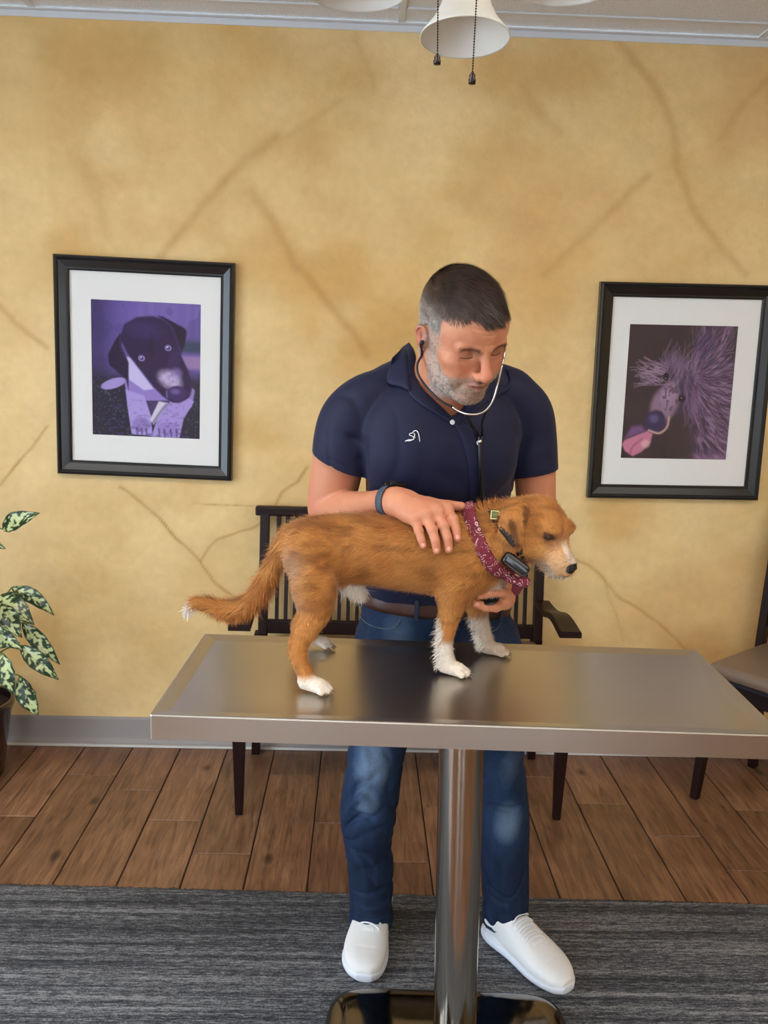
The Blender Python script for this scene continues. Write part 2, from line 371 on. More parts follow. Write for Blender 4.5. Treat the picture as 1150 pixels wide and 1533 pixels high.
def plank(x, y0, y1):
    if y1-y0 < .03: return
    key = round(y1-y0, 2)
    if key not in plank_mesh:
        plank_mesh[key] = MB().box((0, 0, 0), (PW-.0045, y1-y0-.0035, .012), bev=.0015, seg=1).build('plank', M_WOOD); o = plank_mesh[key]; plank_mesh[key] = o.data
    else:
        o = bpy.data.objects.new('plank', plank_mesh[key]); COL.objects.link(o)
    o.location = (x, (y0+y1)/2, -.006+random.uniform(-.0006, .0003)); o.parent = floor
for k in range(k0, int((RX1+.124)/PW)+1):
    xc = -.124+PW*(k+.5)
    if xc < RX0 or xc > RX1: continue
    e = ends.get(k, 2.2+random.random()*.9); PL = 1.2
    while e < RY1: e += PL
    top = RY1; cur = e-PL
    while top > RY0+.01:
        plank(xc, max(cur, RY0), min(top, RY1)); top = cur; cur -= PL
# --- woven rug
def rug():
    a = Wz(0, 1322, .008); b = Wz(1150, 1352, .008); sl = (b[1]-a[1])/(b[0]-a[0]); X0, X1 = -1.9, 2.4; Y0 = .95
    yl = lambda x: a[1]+(x-a[0])*sl
    n = 900; top = []; mb = MB(); bm = mb.bm; fr = np.random.default_rng(4)
    xs_ = np.linspace(X0, X1, n); jit = fr.normal(0, .0022, n); rows = []
    for i, x in enumerate(xs_):
        y = yl(x)+jit[i]
        rows.append([bm.verts.new((x, y, .0005)), bm.verts.new((x, y-.002, .007)), bm.verts.new((x, y-.012, .0085)), bm.verts.new((x, Y0, .0085)), bm.verts.new((x, Y0-.002, .0005))])
    for i in range(n-1):
        for k in range(4): bm.faces.new((rows[i][k], rows[i+1][k], rows[i+1][k+1], rows[i][k+1]))
    m = bpy.data.materials.new('woven_charcoal_rug'); m.use_nodes = True; nt = m.node_tree; L = nt.links.new; p = nt.nodes['Principled BSDF']
    tc = nd(nt, 'ShaderNodeTexCoord')
    def ns(sc, s, d=3):
        mp = nd(nt, 'ShaderNodeMapping'); mp.inputs['Scale'].default_value = sc; L(tc.outputs['Object'], mp.inputs[0])
        q = nd(nt, 'ShaderNodeTexNoise'); q.inputs['Scale'].default_value = s; q.inputs['Detail'].default_value = d; q.inputs['Roughness'].default_value = .65; L(mp.outputs[0], q.inputs['Vector']); return q
    a1 = ns((.12, 1, 1), 260, 2); a2 = ns((.45, 1, 1), 420, 2); a3 = ns((.02, 1, 1), 60, 2)
    s1 = nd(nt, 'ShaderNodeMath', operation='ADD'); L(a1.outputs[0], s1.inputs[0]); L(a2.outputs[0], s1.inputs[1])
    s2 = nd(nt, 'ShaderNodeMath', operation='ADD'); L(s1.outputs[0], s2.inputs[0]); L(a3.outputs[0], s2.inputs[1])
    s3 = nd(nt, 'ShaderNodeMath', operation='DIVIDE'); L(s2.outputs[0], s3.inputs[0]); s3.inputs[1].default_value = 3
    cr = nd(nt, 'ShaderNodeValToRGB'); L(s3.outputs[0], cr.inputs[0]); e = cr.color_ramp.elements
    e[0].position = .42; e[0].color = lin((30, 32, 38)); e[1].position = .60; e[1].color = lin((136, 136, 138)); x = e.new(.5); x.color = lin((70, 72, 78))
    L(cr.outputs[0], p.inputs['Base Color']); p.inputs['Roughness'].default_value = .8
    bp = nd(nt, 'ShaderNodeBump'); bp.inputs['Strength'].default_value = .6; bp.inputs['Distance'].default_value = .003; L(s3.outputs[0], bp.inputs['Height']); L(bp.outputs[0], p.inputs['Normal'])
    o = mb.build('rug', m, None, True); tag(o, 'charcoal grey woven flat rug under the exam table', 'rug')
    # loose yarn ends along the far edge
    fb = MB()
    for i in range(420):
        x = random.uniform(X0+.01, X1-.01); y = yl(x); a_ = random.uniform(-.6, .6); l = random.uniform(.004, .012)
        p0 = Vector((x, y-.004, .006)); p1 = p0+Vector((math.sin(a_)*l, math.cos(a_)*l, -.003)); q = Vector((.0009, 0, 0))
        fb.bm.faces.new([fb.bm.verts.new(v) for v in (p0-q, p0+q, p1+q, p1-q)])
    f = fb.build('frayed_edge', mat('dark_yarn', (70, 68, 70), rough=.9), o); f['kind'] = 'stuff'
rug()
# ================================================================= EXAM TABLE
def steel_mat(name, col, rough, stretch, b=.12, bs=60, rn=.05):
    return mat(name, col, rough=rough, metal=1.0, noise=.06, nscale=3, bump=b, bscale=bs, stretch=stretch, rnoise=rn, bdist=.0012)
M_STEEL = steel_mat('brushed_steel_top', (196, 190, 180), .30, None, 0, 260, 0)
M_STEELP = steel_mat('brushed_steel_post', (176, 170, 160), .13, None, 0, 60, 0)
M_CHROME = mat('polished_steel_base', (112, 106, 100), rough=.12, metal=1.0, noise=.1, nscale=30, bump=.04, bscale=30, rnoise=.04)
TZ = .91; TROT = -.034; TC = (.1939, 1.5348); TL, TW = 1.0614, .4217
def exam_table():
    root = empty('exam_table', (TC[0], TC[1], 0), 'stainless steel exam table on a single round post, dog standing on it', 'exam table', rz=TROT)
    mb = MB(); bm = mb.bm
    prof = [(.012, -.044), (.0, -.044), (0, -.0030), (.0010, -.0008), (.0035, 0), (.025, -.0040), (.029, -.0049), (.031, -.005)]
    rings = []
    for ins, z in prof:
        ring = []; hx, hy = TL/2-ins, TW/2-ins; rc = max(.002, .004-ins)
        for sx, sy, a0 in ((1, 1, 0), (-1, 1, 90), (-1, -1, 180), (1, -1, 270)):
            for q in range(4):
                a = math.radians(a0+30*q); ring.append(bm.verts.new((sx*(hx-rc)+rc*math.cos(a), sy*(hy-rc)+rc*math.sin(a), TZ+z)))
        rings.append(ring)
    n = len(rings[0])
    for A, B in zip(rings[:-1], rings[1:]):
        for k in range(n): bm.faces.new((A[k], A[(k+1) % n], B[(k+1) % n], B[k]))
    bm.faces.new(rings[-1]); bm.faces.new(rings[0][::-1])
    me_o = mb.build('table_top', M_STEEL, None, True, 9); me_o.parent = root
    # under-frame channels
    u = MB(); u.box((0, 0, TZ-.052), (TL*.62, .09, .016), bev=.003).box((0, 0, TZ-.066), (.24, .22, .012), bev=.003); o = u.build('mounting_plate', M_STEELP, None); o.parent = root
    top = W(691, 1110, 1.52); bot = W(681, 1525, 1.50)
    dirv = (bot-top)/(top[2]-bot[2]); A = top+dirv*(top[2]-(TZ-.07)); B = top+dirv*(top[2]-.05)
    post = MB(); post.tube([A, B], [.0435, .0435], 48).build('post', M_STEELP, root, True, 40)
    # cast foot: rounded square hollow cover
    nb = 56; prof2 = [(0.275, .000, .18), (.277, .012, .18), (.272, .030, .2), (.255, .043, .22), (.225, .051, .26), (.12, .058, .5), (.06, .060, 1.0), (.048, .066, 1.0), (.046, .075, 1.0)]
    fb = MB(); rings = []
    for R_, z, cr in prof2:
        ring = []
        for k in range(nb):
            a = 2*math.pi*k/nb; c, s = math.cos(a), math.sin(a); e = 2/(2+7*(1-cr)) ; rr = R_
            ring.append(fb.bm.verts.new((math.copysign(abs(c)**e, c)*rr, math.copysign(abs(s)**e, s)*rr, z)))
        rings.append(ring)
    for P_, Q_ in zip(rings[:-1], rings[1:]):
        for k in range(nb): fb.bm.faces.new((P_[k], P_[(k+1) % nb], Q_[(k+1) % nb], Q_[k]))
    fb.bm.faces.new(rings[-1]); fb.bm.faces.new(rings[0][::-1])
    f = fb.build('foot_cover', M_CHROME, None, True, 50)
    f.location = (B[0]-TC[0]+.0, B[1]-TC[1]+.0, .0087); f.parent = root
    rb = MB()
    for sx in (-1, 1):
        for sy in (-1, 1): rb.lathe([(.001, .0), (.016, 0), (.016, .006), (.001, .006)], (B[0]-TC[0]+sx*.2, B[1]-TC[1]+sy*.2, .0087), 12)
    return root
exam_table()
# ================================================================= CHAIRS
M_MAHOG = mat('dark_mahogany', (32, 14, 12), rough=.42, noise=.25, nscale=12, stretch=(6, 6, .6), coat=.0, spec=.28)
M_TAUPE = mat('taupe_vinyl', (128, 108, 92), rough=.42, bump=.25, bscale=300, noise=.05, nscale=8)
M_UNDER = mat('dark_seat_underside', (26, 26, 38), rough=.8)
def wide_chair():
    xl, xr = -.375, .685; yf, yb = 2.60, 3.0; SH = .45
    root = empty('slatted_armchair', ((xl+xr)/2, (yf+yb)/2, 0), 'wide dark wooden armchair with slatted back, against the wall behind the man', 'chair')
    for x in (xl, xr):
        MB().bar((x, yf, .60), (x, yf, .002), .060, .052, .003, taper=.42).build('leg', M_MAHOG, root)
        MB().bar((x+(.02 if x < 0 else -.02), yb-.005, .50), (x, yb+.04, .002), .040, .042, .003, taper=.75).build('leg', M_MAHOG, root)
    # back frame leans back towards the wall
    y0, y1 = yb-.015, yb+.055
    def by(z): return y0+(y1-y0)*(z-.45)/.5
    TOPZ = float(W(388, 758, 3.04)[2]); BZ = float(W(470, 938, 3.0)[2]); BH = .035
    xa, xb = float(W(396, 800, 3.03)[0]), float(W(807, 900, 3.0)[0])
    for x in (xa, xb): MB().bar((x, by(TOPZ-.02), TOPZ-.02), (x, by(.47), .47), .034, .028, .003).build('back_post', M_MAHOG, root)
    MB().bar((xa-.035, by(TOPZ), TOPZ-.018), (xb+.035, by(TOPZ), TOPZ-.018), .034, .036, .006).build('top_rail', M_MAHOG, root)
    MB().bar((xa+.017, by(BZ), BZ), (xb-.017, by(BZ), BZ), .024, .05, .003, up=(0, 0, 1)).build('lower_rail', M_MAHOG, root)
    n = 29
    for i in range(n):
        x = xa+.017+(xb-xa-.034)*(i+1)/(n+1)
        MB().bar((x, by(TOPZ-.036), TOPZ-.036), (x, by(BZ), BZ+.024), .0135, .014, .0015).build('slat', M_MAHOG, root)
    for x, s in ((xl+.005, -1), (xr-.005, 1)):
        zr = float(W(815, 905, 2.98)[2]); za = float(W(838, 946, 2.59)[2])
        pts = spline([(x, yb-.005, zr), (x, yb-.14, zr+.004), (x, yf+.12, za+.008), (x, yf-.035, za-.002)], 6)
        a = MB(); bm = a.bm; prev = None
        for i, p in enumerate(pts):
            wd = .052+.018*sstep(0, 1, i/(len(pts)-1)); ring = [bm.verts.new((p[0]+q*wd/2, p[1], p[2]+zz)) for q, zz in ((-1, -.010), (1, -.010), (1, .007), (.9, .011), (-.9, .011), (-1, .007))]
            if prev:
                for k in range(6): bm.faces.new((prev[k], prev[(k+1) % 6], ring[(k+1) % 6], ring[k]))
            else: bm.faces.new(ring)
            prev = ring
        bm.faces.new(prev[::-1]); a.build('armrest', M_MAHOG, root, True, 35)
    MB().box(((xl+xr)/2, (yf+yb)/2-.0, SH-.045), (xr-xl-.04, yb-yf-.03, .06), bev=.004).build('seat_rail', M_MAHOG, root)
    MB().box(((xl+xr)/2, (yf+yb)/2-.015, SH+.018), (xr-xl-.045, yb-yf-.02, .065), bev=.025, seg=4).build('seat', M_TAUPE, root, True)
wide_chair()
def side_chair():
    fl = Wz(1040, 1195, 0); bl = Wz(1127, 1148, 0); d = (bl-fl); d[2] = 0; dep = np.linalg.norm(d); d /= dep; wv = np.array([d[1], -d[0], 0]); WD = .44
    root = empty('side_chair', (float(fl[0]+d[0]*.2+wv[0]*.22), float(fl[1]+d[1]*.2+wv[1]*.22), 0), 'armless dark wooden chair with taupe seat at the right edge of the photo', 'chair')
    fr = fl+wv*WD; br = bl+wv*WD
    up = Vector(d)
    for p, sgn in ((fl, 1), (fr, -1)):
        t = p+d*.02+wv*.02*sgn+np.array([0, 0, .44]); MB().bar(t, p+np.array([0, 0, .002]), .042, .042, .003, up=up, taper=.65).build('leg', M_MAHOG, root)
    for p, sgn in ((bl, 1), (br, -1)):
        t = p-d*.02+np.array([0, 0, .47]); MB().bar(t, p+np.array([0, 0, .002]), .036, .042, .003, up=up, taper=.8).build('leg', M_MAHOG, root)
        MB().bar(t-d*.0+d*.01+np.array([0, 0, .53]), t-d*.03, .030, .036, .003, up=up).build('back_post', M_MAHOG, root)
    q = lambda s, t, z: fl+d*s+wv*t+np.array([0, 0, z])
    MB().bar(q(dep-.01, -.02, 1.0), q(dep-.01, WD+.02, 1.0), .036, .04, .006, up=(0, 0, 1)).build('top_rail', M_MAHOG, root)
    MB().bar(q(dep-.04, .018, .60), q(dep-.04, WD-.018, .60), .022, .05, .003, up=(0, 0, 1)).build('lower_rail', M_MAHOG, root)
    for i in range(9):
        t = .018+(WD-.036)*(i+1)/10
        MB().bar(q(dep-.012, t, .98), q(dep-.04, t, .62), .013, .014, .0015, up=up).build('slat', M_MAHOG, root)
    R = Matrix((Vector(wv), Vector(d), Vector((0, 0, 1)))).transposed()
    MB().box(q(dep/2, WD/2, .425), (WD-.03, dep-.02, .055), R, .004).build('seat_rail', M_MAHOG, root)
    MB().box(q(dep/2-.01, WD/2, .458), (WD-.01, dep-.01, .012), R, .004).build('seat_board', M_UNDER, root)
    mb = MB().box(q(dep/2-.01, WD/2, .487), (WD+.0, dep+.0, .05), R, .022, 4); mb.build('seat', M_TAUPE, root, True)
side_chair()
# ================================================================= SMOOTH BODY BUILDER (signed distance field -> one continuous mesh)
class SDF:
    def __init__(s, lo, hi, h, pad=.045):
        s.lo = np.array(lo, float); s.h = h; s.n = [int(math.ceil((hi[i]-lo[i])/h))+1 for i in range(3)]
        s.ax = [(lo[i]+h*np.arange(s.n[i])).astype(np.float32) for i in range(3)]
        s.D = np.full(s.n, 1.0, np.float32); s.pad = pad
    def sub(s, lo, hi):
        sl = []
        for i in range(3):
            a = int(max(0, math.floor((lo[i]-s.lo[i])/s.h))); b = int(min(s.n[i], math.ceil((hi[i]-s.lo[i])/s.h)+1))
            if b <= a: return None
            sl.append(slice(a, b))
        sl = tuple(sl)
        return sl, s.ax[0][sl[0]][:, None, None], s.ax[1][sl[1]][None, :, None], s.ax[2][sl[2]][None, None, :]
    def merge(s, sl, d, k, mode):
        A = s.D[sl]
        if mode == 'u':
            if k > 0: h = np.maximum(k-np.abs(A-d), 0)/k; s.D[sl] = np.minimum(A, d)-h*h*k*.25
            else: s.D[sl] = np.minimum(A, d)
        elif mode == 's':
            d = -d; h = np.maximum(k-np.abs(A-d), 0)/max(k, 1e-6); s.D[sl] = np.maximum(A, d)+h*h*k*.25
        elif mode == 'i': s.D[sl] = np.maximum(A, d)
    def cap(s, a, b, ra, rb=None, k=.02, mode='u'):
        rb = ra if rb is None else rb; a = np.array(a, float); b = np.array(b, float); R = max(ra, rb)+s.pad
        q = s.sub(np.minimum(a, b)-R, np.maximum(a, b)+R)
        if q is None: return s
        sl, X, Y, Z = q; ab = b-a; L2 = max(ab@ab, 1e-9)
        x, y, z = X-a[0], Y-a[1], Z-a[2]
        t = np.clip((x*ab[0]+y*ab[1]+z*ab[2])/L2, 0, 1)
        d = np.sqrt((x-t*ab[0])**2+(y-t*ab[1])**2+(z-t*ab[2])**2)-(ra+(rb-ra)*t)
        s.merge(sl, d.astype(np.float32), k, mode); return s
    def chain(s, pts, rs, k=.02, n=5):
        P = spline([list(p)+[r] for p, r in zip(pts, rs)], n)
        for a, b in zip(P[:-1], P[1:]): s.cap(a[:3], b[:3], a[3], b[3], k*.35)
        return s
    def ell(s, c, r, R=None, k=.02, mode='u'):
        c = np.array(c, float); r = np.array(r, float); R = np.eye(3) if R is None else np.array(R, float)
        e = np.sqrt((R**2)@(r**2))+s.pad; q = s.sub(c-e, c+e)
        if q is None: return s
        sl, X, Y, Z = q; x, y, z = X-c[0], Y-c[1], Z-c[2]
        p = [(x*R[0, i]+y*R[1, i]+z*R[2, i])/r[i] for i in range(3)]
        k0 = np.sqrt(p[0]**2+p[1]**2+p[2]**2); k1 = np.sqrt((p[0]/r[0])**2+(p[1]/r[1])**2+(p[2]/r[2])**2)
        d = k0*(k0-1)/np.maximum(k1, 1e-6)
        s.merge(sl, d.astype(np.float32), k, mode); return s
    def loft(s, ax, secs, ang=0.0, k=.02, pw=2.0, mode='u', pad=None):
        """secs rows: (t, c1, c2, r1, r2) along axis ax; section turned by ang"""
        S_ = np.array(sorted(secs), float); Q = spline(S_, 10); Q = Q[np.argsort(Q[:, 0])]
        o = [i for i in range(3) if i != ax]; pd = s.pad if pad is None else pad
        lo = np.zeros(3); hi = np.zeros(3); lo[ax] = S_[0, 0]-pd; hi[ax] = S_[-1, 0]+pd
        for j, i in enumerate(o):
            m = S_[:, 3:5].max(1); lo[i] = (S_[:, 1+j]-m).min()-pd; hi[i] = (S_[:, 1+j]+m).max()+pd
        q = s.sub(lo, hi)
        if q is None: return s
        sl = q[0]; C = q[1:]; t = C[ax]; tt = np.clip(t, S_[0, 0], S_[-1, 0]); f = lambda j: np.interp(tt, Q[:, 0], Q[:, j]).astype(np.float32)
        u = C[o[0]]-f(1); v = C[o[1]]-f(2); ru, rv = f(3), f(4)
        if ang: ca, sa = math.cos(ang), math.sin(ang); u, v = u*ca+v*sa, -u*sa+v*ca
        g = ((np.abs(u)/ru)**pw+(np.abs(v)/rv)**pw)**(1/pw); d = (g-1)*np.minimum(ru, rv)
        e = np.maximum(S_[0, 0]-t, t-S_[-1, 0]); d = np.where(e > 0, np.sqrt(np.maximum(d, 0)**2+e*e), d)
        s.merge(sl, d.astype(np.float32), k, mode); return s
    def bump(s, pts, amp, r):
        """soft ridge (amp>0) or crease (amp<0) along a polyline"""
        P = np.array(pts, float)
        if len(P) > 2: P = spline(P, 4)
        R = r*2.6; q = s.sub(P.min(0)-R, P.max(0)+R)
        if q is None: return s
        sl, X, Y, Z = q; best = None; n = len(P)-1
        for i, (a, b) in enumerate(zip(P[:-1], P[1:])):
            ab = b-a; L2 = max(ab@ab, 1e-9); x, y, z = X-a[0], Y-a[1], Z-a[2]
            t = np.clip((x*ab[0]+y*ab[1]+z*ab[2])/L2, 0, 1); g = (i+t)/n
            d = np.exp(-((x-t*ab[0])**2+(y-t*ab[1])**2+(z-t*ab[2])**2)/(r*r))*np.sin(np.pi*(.12+.76*g))
            best = d if best is None else np.maximum(best, d)
        s.D[sl] -= (amp*best).astype(np.float32); return s
    def field(s, fn, lo=None, hi=None):
        q = s.sub(s.lo if lo is None else lo, [a[-1] for a in s.ax] if hi is None else hi); sl, X, Y, Z = q
        s.D[sl] = fn(s.D[sl], X, Y, Z).astype(np.float32); return s
    def plane(s, p, n, k=.004):
        """keep the side the normal points away from"""
        n = np.array(n, float); n /= np.linalg.norm(n); p = np.array(p, float)
        X, Y, Z = s.ax[0][:, None, None], s.ax[1][None, :, None], s.ax[2][None, None, :]
        d = ((X-p[0])*n[0]+(Y-p[1])*n[1]+(Z-p[2])*n[2]).astype(np.float32)
        h = np.maximum(k-np.abs(s.D-d), 0)/k; s.D = np.maximum(s.D, d)+h*h*k*.25; return s
    def mesh(s):
        D = s.D; D = np.where(D == 0, 1e-7, D); n = D.shape; I = D < 0
        cs = I[:-1, :-1, :-1].astype(np.int8)
        cnt = sum(I[a:n[0]-1+a, b:n[1]-1+b, c:n[2]-1+c].astype(np.int8) for a in (0, 1) for b in (0, 1) for c in (0, 1))
        act = (cnt > 0) & (cnt < 8); ids = np.full(act.shape, -1, np.int64); idx = np.argwhere(act); ids[act] = np.arange(len(idx))
        acc = np.zeros((len(idx), 3)); num = np.zeros(len(idx)); i, j, k = idx.T
        E = []
        for a in (0, 1):
            for b in (0, 1): E += [((0, a, b), (1, a, b)), ((a, 0, b), (a, 1, b)), ((a, b, 0), (a, b, 1))]
        for p, q in E:
            d0 = D[i+p[0], j+p[1], k+p[2]]; d1 = D[i+q[0], j+q[1], k+q[2]]; m = (d0 < 0) != (d1 < 0)
            t = np.where(m, d0/np.where(m, d0-d1, 1), 0)
            pt = np.array(p)[None]+t[:, None]*(np.array(q)-np.array(p))[None]; acc += pt*m[:, None]; num += m
        V = s.lo+(idx+acc/num[:, None])*s.h; F = []
        for ax in range(3):
            o = [x for x in range(3) if x != ax]
            a0 = [slice(None)]*3; a1 = [slice(None)]*3; a0[ax] = slice(0, -1); a1[ax] = slice(1, None)
            for x in o: a0[x] = slice(1, -1); a1[x] = slice(1, -1)
            s0 = I[tuple(a0)]; s1 = I[tuple(a1)]; c = np.argwhere(s0 != s1); fl = s0[s0 != s1]
            if len(c) == 0: continue
            base = c.copy(); base[:, o[0]] += 1; base[:, o[1]] += 1
            def g(da, db):
                q = base.copy(); q[:, o[0]] -= da; q[:, o[1]] -= db; return ids[q[:, 0], q[:, 1], q[:, 2]]
            f = np.stack([g(1, 1), g(0, 1), g(0, 0), g(1, 0)], 1)
            if ax == 1: fl = ~fl
            f[~fl] = f[~fl][:, ::-1]; F.append(f)
        return V, np.concatenate(F)
def grad_normals(V, F, s):
    D = s.D; p = (V-s.lo)/s.h; i = np.clip(np.round(p).astype(int), 1, np.array(D.shape)-2)
    g = np.stack([D[i[:, 0]+1, i[:, 1], i[:, 2]]-D[i[:, 0]-1, i[:, 1], i[:, 2]], D[i[:, 0], i[:, 1]+1, i[:, 2]]-D[i[:, 0], i[:, 1]-1, i[:, 2]], D[i[:, 0], i[:, 1], i[:, 2]+1]-D[i[:, 0], i[:, 1], i[:, 2]-1]], 1)
    return g/np.maximum(np.linalg.norm(g, axis=1, keepdims=True), 1e-9)
def relax(V, F, it=2, lam=.5):
    n = len(V); e = np.concatenate([F[:, [0, 1]], F[:, [1, 2]], F[:, [2, 3]], F[:, [3, 0]]])
    for _ in range(it):
        A = np.zeros_like(V); c = np.zeros(n)
        for a, b in ((0, 1), (1, 0)):
            for x in range(3): A[:, x] += np.bincount(e[:, a], V[e[:, b], x], n)
            c += np.bincount(e[:, a], minlength=n)
        V = V*(1-lam)+lam*A/np.maximum(c, 1)[:, None]
    return V
def sdf_obj(name, s, m, root=None, colf=None, it=2, disp=None):
    V, F = s.mesh(); V = relax(V, F, it); N = grad_normals(V, F, s)
    if disp is not None: V = V+N*disp(V)[:, None]; V = relax(V, F, 1, .3)
    me = np_mesh(name, V, F)
    if colf is not None: set_cols(me, colf(V, N))
    o = link(name, me, m, None, True)
    if root is not None: part(o, root)
    return o, V, N, F
def creases(V, scale, st, seed, amp):
    n = vnoise(V*np.array(st), scale, seed, 2); return -amp*np.exp(-((n-.5)/.045)**2)+amp*.5*(vnoise(V*np.array(st), scale*.6, seed+1, 2)-.5)*2
def sample_surface(V, N, F, n, seed, wt=None):
    r = np.random.default_rng(seed); a = V[F[:, 1]]-V[F[:, 0]]; b = V[F[:, 3]]-V[F[:, 0]]; ar = np.linalg.norm(np.cross(a, b), axis=1)
    if wt is not None: ar = ar*wt[F].mean(1)
    f = r.choice(len(F), n, p=ar/ar.sum()); u, v = r.random((2, n, 1)); q = F[f]
    L = lambda A: (A[q[:, 0]]*(1-u)+A[q[:, 1]]*u)*(1-v)+(A[q[:, 3]]*(1-u)+A[q[:, 2]]*u)*v
    nn = L(N); nn /= np.linalg.norm(nn, axis=1, keepdims=True)+1e-9
    return L(V), nn
def strands(name, P, N, Dv, Ln, wd, cols, m, root, bend=.25, jit=.25, seed=1, seg=2):
    """short tapered ribbons lying along Dv on the surface P,N: fur or hair"""
    r = np.random.default_rng(seed); n = len(P)
    T = Dv-N*np.sum(Dv*N, 1, keepdims=True); T /= np.linalg.norm(T, axis=1, keepdims=True)+1e-9
    T = T+r.normal(0, jit, (n, 3)); T /= np.linalg.norm(T, axis=1, keepdims=True)
    Wv = np.cross(N, T); Wv /= np.linalg.norm(Wv, axis=1, keepdims=True)+1e-9
    Ln = (Ln*r.uniform(.6, 1.25, n))[:, None]; wd = (wd*r.uniform(.7, 1.3, n))[:, None]; lift = (bend*r.uniform(.5, 1.5, n))[:, None]
    pts = []
    for i in range(seg+1):
        t = i/seg; pts.append(P-N*np.minimum(.0012, Ln*.06)+T*Ln*t+N*Ln*(lift*(t-.45*t*t))*1.0)
    V = []; 
    for i in range(seg): w_ = wd*(1-.55*i/seg); V += [pts[i]-Wv*w_, pts[i]+Wv*w_]
    V.append(pts[-1]); k = len(V); V = np.stack(V, 1).reshape(-1, 3); base = (np.arange(n)*k)[:, None]; F = []
    for i in range(seg-1): a = 2*i; F += [base+np.array([a, a+1, a+3]), base+np.array([a, a+3, a+2])]
    F.append(base+np.array([2*(seg-1), 2*(seg-1)+1, 2*seg])); F = np.concatenate(F)
    me = bpy.data.meshes.new(name); me.vertices.add(len(V)); me.vertices.foreach_set('co', V.astype(np.float32).ravel())
    me.loops.add(F.size); me.loops.foreach_set('vertex_index', F.astype(np.int32).ravel()); me.polygons.add(len(F))
    me.polygons.foreach_set('loop_start', np.arange(0, F.size, 3, dtype=np.int32)); me.update(calc_edges=True)
    set_cols(me, np.repeat(cols*r.uniform(.78, 1.2, (n, 1)), k, 0)); o = link(name, me, m, None, True)
    if root is not None: part(o, root)
    o['kind'] = 'stuff'; return o
